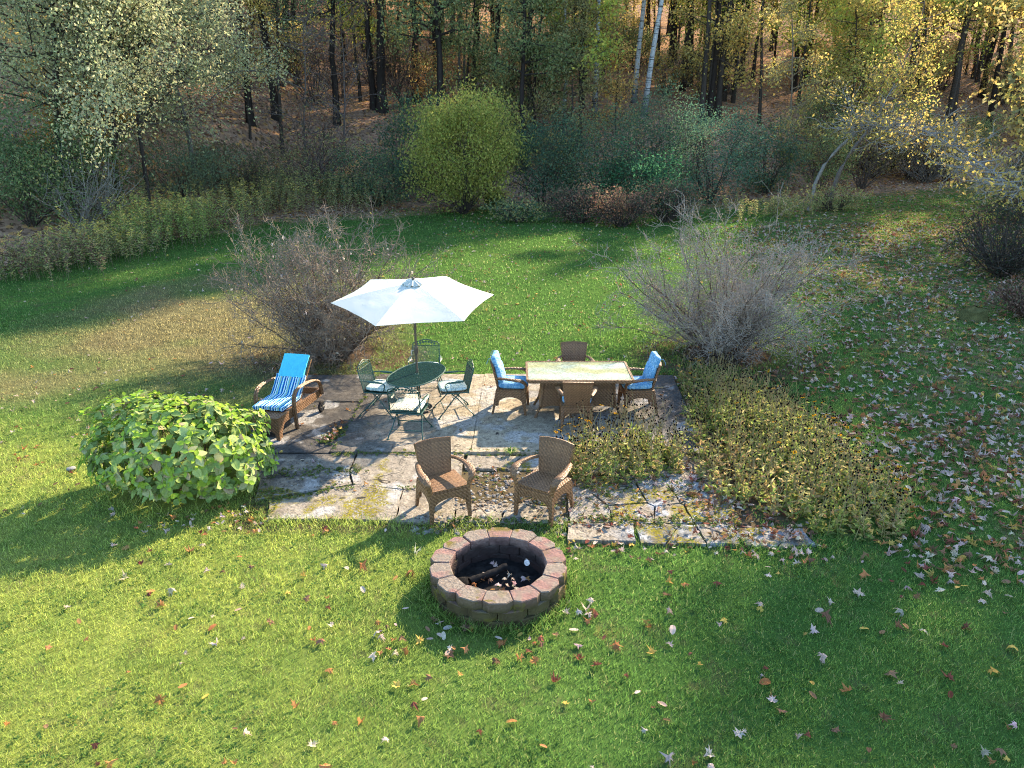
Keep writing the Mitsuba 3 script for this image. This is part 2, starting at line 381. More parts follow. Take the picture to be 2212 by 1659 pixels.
# ------------------------------------------------------------------ patio of cracked concrete slabs
def ragged(pts, amp, seed, step=0.09):
    r = np.random.default_rng(seed)
    p = np.asarray(sg.Polygon(pts).segmentize(step).exterior.coords)[:-1]
    return sg.Polygon(p + (meshkit.noise(np.stack([p[:, 0] * 5, p[:, 1] * 5, p[:, 0] * 0 + seed], -1), seed)[:, None] - 0.5) * amp * 2 + r.normal(0, amp * 0.22, p.shape)).buffer(0)

def slab_mesh(poly, top, th=0.09, tilt=(0, 0)):
    poly = poly.buffer(-0.006).buffer(0.003)
    m = extrude(poly if poly.geom_type == 'Polygon' else max(poly.geoms, key=lambda g: g.area), th, at=top - th)
    c = np.array(m.centroid)
    m.vertices[:, 2] += (m.vertices[:, 0] - c[0]) * tilt[0] + (m.vertices[:, 1] - c[1]) * tilt[1]
    return m

labels['patio'] = {'label': 'old patio of cracked and mossy concrete slabs', 'kind': 'structure'}
UP, LO = 0.060, 0.036
slabs = [  # outline, raggedness, top height, tilt
    ([(-4.15, 12.02), (-2.58, 12.02), (-2.55, 13.45), (-4.05, 13.42)], 0.012, UP - 0.01, (0, 0.004)),
    ([(-4.20, 9.95), (-2.68, 9.93), (-2.585, 12.0), (-4.16, 12.0)], 0.014, UP - 0.025, (0, 0)),
    ([(-2.66, 9.93), (-0.60, 9.90), (-0.525, 13.45), (-2.54, 13.45)], 0.006, UP, (0, 0)),
    ([(-0.598, 9.90), (1.35, 9.88), (1.35, 13.42), (-0.522, 13.45)], 0.006, UP + 0.006, (0, 0)),
    ([(1.352, 9.88), (2.85, 9.86), (3.05, 13.40), (1.352, 13.42)], 0.006, UP - 0.006, (0, 0)),
    ([(-3.45, 9.1), (-2.26, 9.335), (-2.27, 9.905), (-3.7, 9.905)], 0.012, LO - 0.004, (0.004, 0)),
    ([(-3.3, 8.52), (-2.14, 8.935), (-2.25, 9.32), (-3.42, 9.085)], 0.012, LO, (0, 0.004)),
    ([(-2.98, 8.02), (-1.43, 7.98), (-1.44, 8.775), (-2.085, 8.905), (-3.1, 8.47)], 0.014, LO + 0.006, (0, 0)),
    ([(-2.12, 8.925), (-1.44, 8.79), (-0.70, 8.84), (-0.69, 9.90), (-2.255, 9.905), (-2.24, 9.32)], 0.010, LO + 0.006, (0, 0)),
    ([(-1.42, 7.95), (-0.71, 7.93), (-0.70, 8.825), (-1.425, 8.775)], 0.014, LO + 0.002, (0, 0)),
]
# the broken front part: pieces cut by a Voronoi pattern, with a gravel filled gap left open
rv = np.random.default_rng(77)
for region, n, top, amp in ((sg.Polygon([(0.70, 7.95), (2.78, 7.90), (2.85, 9.86), (0.75, 9.87)]), 12, LO, 0.016), (sg.Polygon([(-0.70, 7.96), (0.66, 7.9), (0.6, 8.34), (0.1, 8.42), (-0.70, 8.42)]), 6, LO - 0.006, 0.03),
                            (sg.Polygon([(-0.68, 9.42), (0.70, 9.36), (0.70, 9.85), (-0.66, 9.86)]), 3, LO - 0.004, 0.025), (sg.Polygon([(0.62, 7.50), (1.44, 7.48), (1.46, 7.90), (0.66, 7.90)]), 1, LO + 0.015, 0.015),
                            (sg.Polygon([(1.48, 7.46), (2.62, 7.42), (2.66, 7.86), (1.48, 7.88)]), 4, LO + 0.01, 0.02), (sg.Polygon([(2.66, 7.40), (3.5, 7.42), (3.45, 7.80), (2.68, 7.84)]), 2, LO - 0.006, 0.02)):
    x0, y0, x1, y1 = region.bounds
    pts = sg.MultiPoint(np.c_[rv.uniform(x0, x1, n), rv.uniform(y0, y1, n)])
    cells = [c.intersection(region) for c in shapely.voronoi_polygons(pts, extend_to=region).geoms] if n > 1 else [region]
    slabs += [(np.array(c.buffer(-0.006).exterior.coords)[:-1], amp, top + rv.uniform(-0.006, 0.006), tuple(rv.normal(0, 0.006, 2))) for c in cells if c.geom_type == 'Polygon' and c.area > 0.015]
slab_polys = []
for q, (pts, amp, top, tilt) in enumerate(slabs):
    poly = ragged(pts, amp, 40 + q)
    slab_polys.append(poly)
    put('patio', 'slab', slab_mesh(poly, top, tilt=tilt), 'concrete')
PATIO = shapely.union_all(slab_polys)
shapely.prepare(PATIO)
def on_patio(x, y, grow=0.0):
    return shapely.contains_xy(PATIO.buffer(grow) if grow else PATIO, x, y)
def pz(x, y):
    """Standing height: slab top or ground."""
    best = float(hz(x, y))
    for (pts, amp, top, tilt), poly in zip(slabs, slab_polys):
        if shapely.contains_xy(poly, x, y): best = top
    return best

# loose stones and pebbles between the broken slabs
def stones(spec, seed, cols):
    r = np.random.default_rng(seed)
    V, F, C, o = [], [], [], 0
    ico = trimesh.creation.icosphere(subdivisions=1)
    for x0, x1, y0, y1, n, s0, s1 in spec:
        for _ in range(n):
            s = s0 * (s1 / s0) ** r.random()
            v = ico.vertices * (1 + r.normal(0, 0.13, (len(ico.vertices), 1))) * s * np.array([1, r.uniform(0.6, 1.0), r.uniform(0.35, 0.6)])
            v = v @ rz(r.uniform(0, 6.3)).T
            x, y = r.uniform(x0, x1), r.uniform(y0, y1)
            V.append(v + [x, y, pz(x, y) + s * 0.12]); F.append(ico.faces + o); o += len(v)
            C.append(np.tile(cols[r.integers(len(cols))] * r.uniform(0.7, 1.25), (len(v), 1)))
    return (np.vstack(V), np.vstack(F)), np.vstack(C)
pc = np.array([[0.20, 0.17, 0.135], [0.14, 0.13, 0.125], [0.24, 0.22, 0.185], [0.16, 0.12, 0.085], [0.27, 0.265, 0.25]])
m_, c_ = stones([(-0.72, 0.7, 8.2, 9.35, 620, 0.008, 0.034), (-1.2, 0.7, 7.72, 8.1, 200, 0.012, 0.045), (0.6, 2.6, 8.4, 9.0, 130, 0.008, 0.025), (-3.2, -2.2, 8.6, 9.7, 110, 0.008, 0.03), (0.5, 2.9, 7.75, 8.0, 130, 0.01, 0.03)], 3, pc)
labels['gravel'] = {'label': 'loose pebbles and concrete crumbs between the broken slabs', 'category': 'gravel', 'kind': 'stuff'}
put('gravel', None, m_, 'bark', False, color=c_)

# ------------------------------------------------------------------ ring shaped fire pit
PIT = np.array([-0.14, 6.66])
pit = thing('fire_pit', 'round fire pit ring of weathered red concrete blocks stacked three high', 'fire pit')
rr = np.random.default_rng(11)
def pit_block(a0, a1, r0, r1, z0, z1, jit):
    w = a1 - a0
    def q(a, r): return [r * math.cos(a), r * math.sin(a)]
    ring = [q(a0 + 0.005, r0), q((a0 + a1) / 2, r0 * math.cos(w / 2) * 1.004), q(a1 - 0.005, r0), q(a1 - 0.005, r1 - 0.045), q(a1 - w * 0.24, r1), q(a0 + w * 0.24, r1), q(a0 + 0.005, r1 - 0.045)]
    m = trimesh.creation.extrude_polygon(sg.Polygon(ring), z1 - z0 - 0.004, engine='earcut')
    top = sg.polygon.orient(sg.Polygon(ring), 1.0)
    inner = np.array(top.buffer(-0.008, join_style='mitre').exterior.coords)[:-1]
    if len(inner) == len(ring):          # a small bevel round the top
        outer = np.array(top.exterior.coords)[:-1]
        near = np.array([inner[np.argmin(((inner - o) ** 2).sum(1))] for o in outer])
        h = z1 - z0 - 0.004
        n = len(outer)
        v = np.vstack([np.c_[outer, np.zeros(n)], np.c_[outer, np.full(n, h - 0.008)], np.c_[near, np.full(n, h)]])
        f = []
        for lev in (0, 1):
            for t in range(n):
                u = (t + 1) % n
                f += [[lev * n + t, lev * n + u, lev * n + n + u], [lev * n + t, lev * n + n + u, lev * n + n + t]]
        tri = trimesh.creation.triangulate_polygon(sg.Polygon(near), engine='earcut')
        f2 = tri[1]
        order = [int(np.argmin(((near - w_) ** 2).sum(1))) for w_ in tri[0]]
        f += [[2 * n + order[a], 2 * n + order[b], 2 * n + order[c]] if np.cross(near[order[b]] - near[order[a]], near[order[c]] - near[order[a]]) > 0 else [2 * n + order[a], 2 * n + order[c], 2 * n + order[b]] for a, b, c in f2]
        m = trimesh.Trimesh(v, f, process=False)
    sv, sf = trimesh.remesh.subdivide_to_size(m.vertices, m.faces, 0.055)
    sv = sv + (meshkit.noise(np.stack([sv[:, 0] * 26, sv[:, 1] * 26, sv[:, 2] * 26 + a0 * 9], -1), 4)[:, None] - 0.5) * 0.008 * nrm(sv - sv.mean(0))
    m = trimesh.Trimesh(sv, sf, process=False)
    m.apply_translation([0, 0, z0])
    m.vertices = (m.vertices - m.centroid) @ rz(jit[0]).T @ rx(jit[1]).T + m.centroid + [jit[2], jit[3], jit[4]]
    m.apply_translation([PIT[0], PIT[1], 0])
    return m
for course in range(3):
    for b in range(14):
        a0 = 2 * PI * (b + 0.5 * (course % 2)) / 14 + 0.0 - PI / 2 - PI / 14
        jit = (rr.normal(0, 0.02), rr.normal(0, 0.008), rr.normal(0, 0.004), rr.normal(0, 0.004), rr.normal(0, 0.002))
        mb = pit_block(a0, a0 + 2 * PI / 14, 0.500, 0.712, course * 0.105 - 0.01, course * 0.105 + 0.098, jit)
        fm, _ = boxuv(mb)
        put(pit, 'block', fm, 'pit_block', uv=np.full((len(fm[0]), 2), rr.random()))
ang = np.linspace(0, 2 * PI, 49)[:-1]; rad = np.linspace(0.02, 0.53, 14)
A, R = np.meshgrid(ang, rad, indexing='ij')
P = np.stack([PIT[0] + R * np.cos(A), PIT[1] + R * np.sin(A), 0.0 + 0.06 * meshkit.fbm(np.stack([np.cos(A) * R * 9, np.sin(A) * R * 9, A * 0], -1), 3)], -1)
i, j = np.meshgrid(np.arange(48), np.arange(13), indexing='ij')
kk = lambda a, b: (a % 48) * 14 + b
put(pit, 'ash_bed', (P.reshape(-1, 3), np.stack([kk(i, j), kk(i, j + 1), kk(i + 1, j + 1), kk(i + 1, j)], -1).reshape(-1, 4)), 'charred')
def log(name, label, p0, p1, r, seed):
    k = thing(name, label, 'log')
    t = np.linspace(0, 1, 9)[:, None]
    line = np.array(p0) * (1 - t) + np.array(p1) * t + np.random.default_rng(seed).normal(0, 0.006, (9, 3))
    m = capped(line, r * (1 + 0.12 * np.random.default_rng(seed).normal(size=9)), 10)
    put(k, None, m, 'charred', 40)
log('charred_log', 'charred black log lying across the ash in the fire pit', (-0.44, 6.64, 0.075), (-0.04, 6.86, 0.12), 0.04, 1)
can = thing('metal_can', 'crumpled pale metal can lying in the fire pit ash', 'can')
put(can, None, moved((lambda m: (np.array(m.vertices), np.array(m.faces)))(cat([capped([(0, 0, 0), (0, 0, 0.01), (0, 0, 0.085), (0, 0, 0.095)], [0.030, 0.034, 0.034, 0.028], 14), capped([(0, 0, 0.096), (0, 0, 0.100)], 0.029, 14)])), rx(1.2), (0.16, 6.93, 0.14)), {'type': 'roughconductor', 'alpha': 0.35, 'specular_reflectance': {'type': 'rgb', 'value': [0.7, 0.7, 0.7]}}, 30)

# ------------------------------------------------------------------ wicker furniture
def ribbon(path, w, th, side):
    """A flat band along the path, its width along the vectors of side."""
    p = np.asarray(path, float); s = np.broadcast_to(np.asarray(side, float), p.shape)
    w = np.broadcast_to(np.asarray(w, float), len(p))
    c = np.linspace(-0.5, 0.5, 5)
    P = p[:, None] + s[:, None] * (w[:, None] * c)[..., None]
    t = nrm(np.gradient(p, axis=0)); nn = nrm(np.cross(s, t))
    P = P - nn[:, None] * (c ** 2 * 0.06 * 1.2)[None, :, None] * np.sign(nn[0, 2] if abs(nn[0, 2]) > 0.1 else 1)
    return sheet(P, th)

def wicker_chair(label, x, y, face, group=None, cushions=None, s=0.96, head=True):
    """face: the compass the sitter looks to, degrees from straight at the camera (0), + turns to the right of the picture."""
    k = thing('wicker_armchair', label, 'armchair', group)
    M = place(x, y, pz(x, y), face, s)
    W, D, SH = 0.27, 0.25, 0.43
    g = np.linspace(-1, 1, 9)
    gxx, gyy = np.meshgrid(g, g, indexing='ij')
    P = np.stack([gxx * W, gyy * D - 0.0, SH + 0.012 * (1 - gxx ** 2) * (1 - gyy ** 2)], -1)
    m, uv = sheet(P.transpose(1, 0, 2), 0.05); put(k, 'seat', m, 'wicker', False, M, uv=uv)
    v, u = np.linspace(0, 1, 12), np.linspace(-1, 1, 11)
    VV, UU = np.meshgrid(v, u, indexing='ij')
    P = np.stack([UU * (0.205 + 0.055 * VV), D - 0.02 + 0.13 * VV ** 1.15 - 0.03 * UU ** 2 * (0.4 + VV), SH - 0.01 + 0.50 * VV - 0.012 * UU ** 2 * VV], -1)
    m, uv = sheet(P, 0.036); put(k, 'backrest', m, 'wicker', False, M, uv=uv)
    for sx in (-1, 1):
        line = curve([(sx * 0.235, 0.27, 0.655), (sx * 0.29, 0.12, 0.672), (sx * 0.325, -0.06, 0.672), (sx * 0.325, -0.20, 0.655), (sx * 0.305, -0.275, 0.585), (sx * 0.275, -0.272, 0.50), (sx * 0.262, -0.25, 0.40)], 7)
        n = len(line); tt = np.linspace(0, 1, n)
        wid = 0.055 + 0.045 * np.exp(-((tt - 0.5) / 0.22) ** 2)
        m, uv = ribbon(line, wid, 0.026, (1, 0, 0)); put(k, 'armrest', m, 'wicker', False, M, uv=uv)
    def apron(w):
        h = 0.175
        arch = [(-w, -0.01), (w, -0.01), (w, -h - 0.1), (w - 0.045, -h - 0.09)]
        arch += [(math.cos(a) * (w - 0.045), -h - 0.045 + math.sin(a) * 0.115) for a in np.linspace(0.0, PI, 15)]
        arch += [(-w + 0.045, -h - 0.09), (-w, -h - 0.1)]
        return sg.Polygon([(a, b + SH) for a, b in arch])
    putw(k, 'apron', extrude(apron(W), 0.03, 'xz', -D - 0.012), M=M)
    putw(k, 'apron', extrude(apron(W - 0.01), 0.03, 'xz', D - 0.018), M=M)
    for sx in (-1, 1):
        m = extrude(affinity.translate(apron(D), 0, 0), 0.03, 'yz', sx * (W - 0.012) - 0.015); putw(k, 'apron', m, M=M)
    for sx in (-1, 1):
        putw(k, 'leg', taper(0.040, 0.040, 0.060, 0.060, (sx * 0.268, -0.262, 0), (sx * 0.252, -0.236, 0.41)), M=M)
        putw(k, 'leg', taper(0.036, 0.036, 0.055, 0.055, (sx * 0.262, 0.315, 0), (sx * 0.245, 0.232, 0.41)), M=M)
    if cushions:
        cu = thing('seat_cushion', cushions[0], 'cushion')
        (mv, mf), cuv = pillow(0.50, 0.53, 0.135, seed=len(used)); put(cu, None, moved((mv, mf), None, (0, -0.03, SH + 0.085)), 'blue_cushion', True, M, uv=cuv)
        cu = thing('back_cushion', cushions[1], 'cushion')
        a = rx(PI / 2 - 0.26)
        (mv, mf), cuv = pillow(0.45, 0.36, 0.13, seed=len(used)); put(cu, 'lower_pad', moved((mv, mf), a, (0, 0.205, SH + 0.265)), 'blue_cushion', True, M, uv=cuv)
        if head: (mv, mf), cuv = pillow(0.45, 0.22, 0.12, seed=len(used)); put(cu, 'head_pad', moved((mv, mf), a, (0, 0.282, SH + 0.50)), 'blue_cushion', True, M, uv=cuv)
        for sx in (-1, 1) if head else ():
            put(cu, 'tie', tubes(curve([(sx * 0.2, 0.30, SH + 0.56), (sx * 0.24, 0.36, SH + 0.58), (sx * 0.25, 0.40, SH + 0.52), (sx * 0.23, 0.41, SH + 0.47)], 5), 0.005, 5), 'blue_cushion', True, M, uv=None)
    return k

wicker_chair('bare brown wicker armchair in sunshine, left of the two behind the fire pit', -0.85, 8.20, 27, s=0.93)
wicker_chair('bare brown wicker armchair behind the fire pit, next to the withered flowers', 0.39, 8.20, -33, s=0.94)
wicker_chair('wicker armchair with pale blue cushions at the left end of the glass table', 0.0, 11.60, 84, s=0.94, cushions=('pale blue seat cushion on the chair at the left end of the glass table', 'pale blue back cushion on the chair at the left end of the glass table'))
wicker_chair('wicker armchair with blue cushions at the right end of the glass table', 2.07, 11.60, -86, s=0.94, cushions=('blue seat cushion on the chair at the right end of the glass table', 'blue back cushion on the chair at the right end of the glass table'))
wicker_chair('wicker armchair with its back to the camera, near side of the glass table', 1.01, 10.92, 178, s=0.90, head=False, cushions=('blue seat cushion half hidden by the wicker chair before the glass table', 'blue back cushion behind the backrest of the chair before the glass table'))
wicker_chair('wicker armchair without cushions on the far side of the glass table', 1.10, 12.42, 0, s=0.92)

# dining table with a grimy glass top
tb = thing('dining_table', 'rectangular wicker patio table with an algae stained glass top', 'table')
TM = place(1.075, 11.52, UP, 0, 1.0)
TW, TD, TH = 0.85, 0.50, 0.71
outer = sg.box(-TW, -TD, TW, TD).buffer(-0.08).buffer(0.08, quad_segs=8)
inner = outer.buffer(-0.035)
rim = extrude(outer.difference(inner), 0.042, at=TH - 0.034); putw(tb, 'rim', rim, M=TM)
gl = extrude(inner.buffer(0.004), 0.010, at=TH - 0.012); put(tb, 'glass_top', gl, 'grimy_glass', False, TM)
putw(tb, 'under_frame', extrude(inner.buffer(-0.0).difference(inner.buffer(-0.06)), 0.03, at=TH - 0.06), M=TM)
for sx in (-1, 1):
    cx = sx * 0.40
    b = [(-0.21, 0.17), (-0.14, 0.235), (0.0, 0.255), (0.14, 0.235), (0.21, 0.17), (0.175, 0.60), (-0.175, 0.60)]
    v = []
    ped = cat([taper(0.46, 0.46, 0.36, 0.40, (cx, 0, 0.20), (cx, 0, 0.60))])
    putw(tb, 'pedestal', ped, M=TM)
    for s1 in (-1, 1):
        putw(tb, 'pedestal_apron', extrude(sg.Polygon([(cx - 0.23, 0.205), (cx - 0.235, 0.13), (cx - 0.12, 0.175), (cx, 0.19), (cx + 0.12, 0.175), (cx + 0.235, 0.13), (cx + 0.23, 0.205)]), 0.02, 'xz', s1 * 0.22 - 0.01), M=TM)
        for s2 in (-1, 1):
            line = curve([(cx + s1 * 0.165, s2 * 0.19, 0.655), (cx + s1 * 0.18, s2 * 0.205, 0.42), (cx + s1 * 0.215, s2 * 0.235, 0.20), (cx + s1 * 0.30, s2 * 0.30, 0.0)], 8)
            mm = capped(line, np.linspace(0.030, 0.019, len(line)), 7); putw(tb, 'leg', mm, M=TM)

# chaise longue
ch = thing('chaise_longue', 'brown wicker chaise longue with curved arms and a small wheel', 'chaise longue')
CM = place(-3.80, 10.42, UP - 0.02, -12, 1.0)        # local: x across, y from the foot end to the head end
CW, CL, CZ = 0.295, 1.48, 0.335
def crail(y0, y1, foot):
    pts = [(y0, CZ), (y0, 0.02)] + ([(y0 + 0.06, 0.02)] if foot else [])
    pts += [(y0 + 0.09 + 0.14 * (1 - math.cos(a)), 0.02 + 0.20 * math.sin(a)) for a in np.linspace(0, PI / 2, 8)]
    return sg.Polygon(pts + [(y1 - 0.05, 0.20), (y1, 0.22), (y1, CZ)])
for sx in (-1, 1):
    putw(ch, 'side_rail', extrude(crail(0.0, CL, True), 0.04, 'yz', sx * (CW - 0.02) - 0.02), M=CM)
fr = [(-CW, CZ - 0.002), (-CW, 0.0), (-CW + 0.055, 0.0)] + [(math.cos(a) * (CW - 0.065), 0.055 + 0.12 * math.sin(a)) for a in np.linspace(PI, 0, 15)] + [(CW - 0.055, 0.0), (CW, 0.0), (CW, CZ - 0.002)]
putw(ch, 'foot_panel', extrude(sg.Polygon(fr), 0.035, 'xz', -0.002), M=CM)
putw(ch, 'rear_rail', box(2 * CW - 0.04, 0.04, 0.11, (0, CL - 0.022, CZ - 0.057)), M=CM)
yy = np.linspace(-0.008, 0.83, 16); uu = np.linspace(-1, 1, 9)
YY, UU = np.meshgrid(yy, uu, indexing='ij')
m, uv = sheet(np.stack([UU * (CW + 0.004), YY, CZ + 0.01 + 0 * YY], -1), 0.028); put(ch, 'seat', m, 'wicker', False, CM, uv=uv)
BA = math.radians(47); BL = 0.74
vv = np.linspace(0, BL, 16)
VV, UU = np.meshgrid(vv, uu, indexing='ij')
m, uv = sheet(np.stack([UU * (CW - 0.045), 0.80 + VV * math.cos(BA), CZ + 0.01 + VV * math.sin(BA)], -1), 0.03); put(ch, 'backrest', m, 'wicker', False, CM, uv=uv)
put(ch, 'prop', capped([(-0.1, 0.98, CZ + 0.25), (-0.1, 1.22, CZ - 0.05)], 0.012, 6), 'bronze_metal', True, CM)
put(ch, 'prop', capped([(0.1, 0.98, CZ + 0.25), (0.1, 1.22, CZ - 0.05)], 0.012, 6), 'bronze_metal', True, CM)
for sx in (-1, 1):
    xx = sx * (CW + 0.028)
    line = curve([(xx, 0.50, 0.0), (xx, 0.475, 0.25), (xx, 0.47, 0.46), (xx, 0.53, 0.575), (xx, 0.68, 0.615), (xx, 0.95, 0.600), (xx, 1.22, 0.545), (xx, 1.36, 0.44), (xx, 1.40, 0.25)], 6)
    m, uv = ribbon(line, 0.055, 0.028, (1, 0, 0)); put(ch, 'armrest', m, 'wicker', False, CM, uv=uv)
    wx = sx * (CW + 0.075)
    tire = capped([(wx - 0.02, 1.26, 0.085), (wx + 0.02, 1.26, 0.085)], 0.085, 22)
    w_ = put(ch, 'wheel', tire, 'black_plastic', 40, CM)
    put(w_, 'hub', cat([capped([(wx - 0.026, 1.26, 0.085), (wx + 0.026, 1.26, 0.085)], 0.024, 12)] + [capped([(wx + s_ * 0.0225, 1.26, 0.085), (wx + s_ * 0.0225, 1.26 + 0.066 * math.cos(a), 0.085 + 0.066 * math.sin(a))], 0.007, 5) for a in np.arange(6) * PI / 3 for s_ in (-1, 1)]), {'type': 'principled', 'base_color': {'type': 'rgb', 'value': [0.045, 0.045, 0.047]}, 'roughness': 0.4}, 40, CM)
tagm = capped([(0.0, -0.006, 0.20), (0.0, -0.001, 0.20)], 0.022, 14)
tagm.vertices[:, 0] *= 1.3
put(ch, 'maker_disc', tagm, {'type': 'principled', 'base_color': {'type': 'rgb', 'value': [0.5, 0.48, 0.42]}, 'roughness': 0.4}, 40, CM)
def draped(u0, u1, width, th, lift, seed):
    """A pad following the seat and the backrest between the lengths u0 and u1 from its foot end."""
    s = np.linspace(u0, u1, 40); uu = np.linspace(-1, 1, 22)
    bend = 0.58
    yy = np.where(s < bend, 0.24 + s, 0.24 + bend + (s - bend) * math.cos(BA)); zz = np.where(s < bend, CZ + 0.03, CZ + 0.03 + (s - bend) * math.sin(BA))
    ker = np.exp(-np.linspace(-2, 2, 9) ** 2); ker /= ker.sum()
    sm = lambda a: np.convolve(np.pad(a, 4, mode='reflect', reflect_type='odd'), ker, 'valid')
    yy, zz = sm(yy), sm(zz)
    t = nrm(np.gradient(np.stack([yy, zz], -1), axis=0)); ny, nz = -t[:, 1], t[:, 0]
    S, U = np.meshgrid(s, uu, indexing='ij')
    w = meshkit.fbm(np.stack([U * 3, S * 9, S * 0 + seed], -1), 3, seed) - 0.5
    lump = lift + 0.020 * w + 0.012 * (1 - U ** 4)
    P = np.stack([U * width / 2 + 0.004 * w, yy[:, None] + ny[:, None] * lump, zz[:, None] + nz[:, None] * lump], -1)
    return sheet(P, th)
cu = thing('lounger_cushion', 'blue and white striped cushion on the wicker chaise longue', 'cushion')
m, uv = draped(0.0, 0.98, 0.50, 0.055, 0.034, 5); put(cu, None, m, 'striped_cloth', True, CM, uv=uv)
hw = thing('turquoise_towel', 'plain turquoise towelling pad over the head end of the striped cushion', 'towel')
m, uv = draped(0.93, 1.34, 0.43, 0.05, 0.040, 9); put(hw, None, m, 'turquoise_cloth', True, CM, uv=uv)

# ------------------------------------------------------------------ green wrought iron set
def wires(poly, pitch, w, th=0.003, ang=(0.62, -0.62)):
    """Expanded metal: two sets of thin flat strands clipped to the outline, in the xy plane."""
    out = []
    x0, y0, x1, y1 = poly.bounds
    R = math.hypot(x1 - x0, y1 - y0)
    c = np.array([(x0 + x1) / 2, (y0 + y1) / 2])
    for kk_, a in enumerate(ang):
        d = np.array([math.cos(a), math.sin(a)]); n = np.array([-d[1], d[0]])
        for o in np.arange(-R / 2, R / 2, pitch):
            l = sg.LineString([c + n * o - d * R, c + n * o + d * R]).intersection(poly)
            for g in getattr(l, 'geoms', [l]):
                if g.is_empty or g.length < 0.01: continue
                p, q = np.array(g.coords[0]), np.array(g.coords[-1])
                z = kk_ * th * 0.9
                out.append([np.r_[p - n * w / 2, z], np.r_[q - n * w / 2, z], np.r_[q + n * w / 2, z], np.r_[p + n * w / 2, z]])
    Q = np.array(out)
    n = len(Q)
    V = np.concatenate([Q, Q + [0, 0, th]], 1).reshape(-1, 3)
    f = np.array([[0, 3, 2, 1], [4, 5, 6, 7], [0, 1, 5, 4], [2, 3, 7, 6]])
    return V, (np.arange(n)[:, None, None] * 8 + f).reshape(-1, 4)

def iron_chair(label, x, y, face, cushion, s=1.0):
    k = thing('iron_chair', label, 'chair')
    M = place(x, y, pz(x, y), face, s)
    mt = 'green_iron'
    up = rx(PI / 2 - 0.24)
    def back(p): return np.array(p, float) @ up.T + [0, 0.20, 0.40]
    loop = curve([(-0.235, 0.02, 0), (-0.235, 0.36, 0), (-0.215, 0.425, 0), (-0.13, 0.45, 0), (0, 0.485, 0), (0.13, 0.45, 0), (0.215, 0.425, 0), (0.235, 0.36, 0), (0.235, 0.02, 0)], 5)
    put(k, 'back_frame', cat([capped(back(loop), 0.0095, 7), capped(back([(-0.23, 0.375, 0), (0.23, 0.375, 0)]), 0.007, 6), capped(back([(-0.235, 0.03, 0), (0.235, 0.03, 0)]), 0.007, 6)]), mt, 40, M)
    mv, mf = wires(sg.Polygon([(-0.228, 0.035), (0.228, 0.035), (0.228, 0.372), (-0.228, 0.372)]), 0.0088, 0.0018)
    put(k, 'back_mesh', (back(mv), mf), mt, False, M, kind='stuff', label='diamond mesh of the chair back')
    orn = []
    for q in np.linspace(-0.15, 0.15, 7):
        ic = trimesh.creation.icosphere(subdivisions=1, radius=1.0)
        ic.vertices = back(ic.vertices * [0.024, 0.018, 0.005] @ rz(q * 5).T + [q, 0.405 + 0.035 * (1 - (q / 0.16) ** 2), 0]); orn.append(ic)
        orn.append(capped(back([(q, 0.376, 0), (q + 0.01, 0.42, 0)]), 0.004, 5))
    put(k, 'crest_ornament', cat(orn), mt, 40, M)
    seat = [(-0.24, 0.21, 0.405), (-0.24, -0.20, 0.415), (-0.19, -0.245, 0.40), (0.19, -0.245, 0.40), (0.24, -0.20, 0.415), (0.24, 0.21, 0.405), (-0.24, 0.21, 0.405)]
    put(k, 'seat_frame', capped(np.array(seat), 0.0095, 7), mt, 40, M)
    mv, mf = wires(sg.box(-0.235, -0.23, 0.235, 0.20), 0.0088, 0.0018)
    put(k, 'seat_mesh', (mv + [0, 0, 0.405], mf), mt, False, M, kind='stuff', label='diamond mesh of the chair seat')
    for sx in (-1, 1):
        arm = curve([(sx * 0.235, 0.262, 0.60), (sx * 0.265, 0.10, 0.615), (sx * 0.275, -0.10, 0.610), (sx * 0.272, -0.175, 0.575), (sx * 0.262, -0.16, 0.50), (sx * 0.245, -0.12, 0.415)], 6)
        a_ = put(k, 'armrest', capped(arm, 0.009, 7), mt, 40, M)
        t = np.linspace(0, 1, 10)
        line = np.stack([sx * (0.262 + 0.012 * t), 0.12 - 0.25 * t, 0.622 - 0.006 * t + 0 * t], -1)
        m, uv = ribbon(line, 0.055 * np.sin(PI * (0.15 + 0.75 * t)) + 0.012, 0.006, (1, 0, 0)); put(a_, 'arm_pad', m, mt, False, M)
    put(k, 'seat_spring', cat([capped([(sx * 0.19, 0.045 * math.cos(a), 0.335 + 0.045 * math.sin(a)) for a in np.linspace(0, 2 * PI, 15)], 0.007, 6) for sx in (-1, 1)] + [capped([(-0.24, 0.0, 0.385), (0.24, 0.0, 0.385)], 0.008, 6)]), mt, 40, M)
    for sx in (-1, 1):
        for sy in (-1, 1):
            leg = curve([(sx * 0.20, -sy * 0.07, 0.395), (sx * 0.205, sy * 0.04, 0.29), (sx * 0.235, sy * 0.17, 0.14), (sx * 0.262, sy * 0.255, 0.055), (sx * 0.268, sy * 0.285, 0.012)], 6)
            l_ = put(k, 'leg', capped(leg, 0.0100, 7), mt, 40, M)
            put(l_, 'foot', capped([(sx * 0.268, sy * 0.285, 0.0), (sx * 0.268, sy * 0.285, 0.012), (sx * 0.268, sy * 0.285, 0.02)], [0.024, 0.022, 0.010], 10), mt, 40, M)
    for sy in (-1, 1):
        put(k, 'stretcher', capped([(-0.242, sy * 0.19, 0.125), (0.242, sy * 0.19, 0.125)], 0.0075, 6), mt, 40, M)
    cu = thing('chair_cushion', cushion, 'cushion')
    (mv, mf), cuv = pillow(0.46, 0.45, 0.085, seed=len(used)); put(cu, None, moved((mv, mf), None, (0, -0.02, 0.465)), 'pale_cushion', True, M, uv=cuv)
    return k
iron_chair('green wrought iron chair on the left of the mesh table', -2.14, 11.50, 76, 'pale grey green cushion on the iron chair on the left of the mesh table')
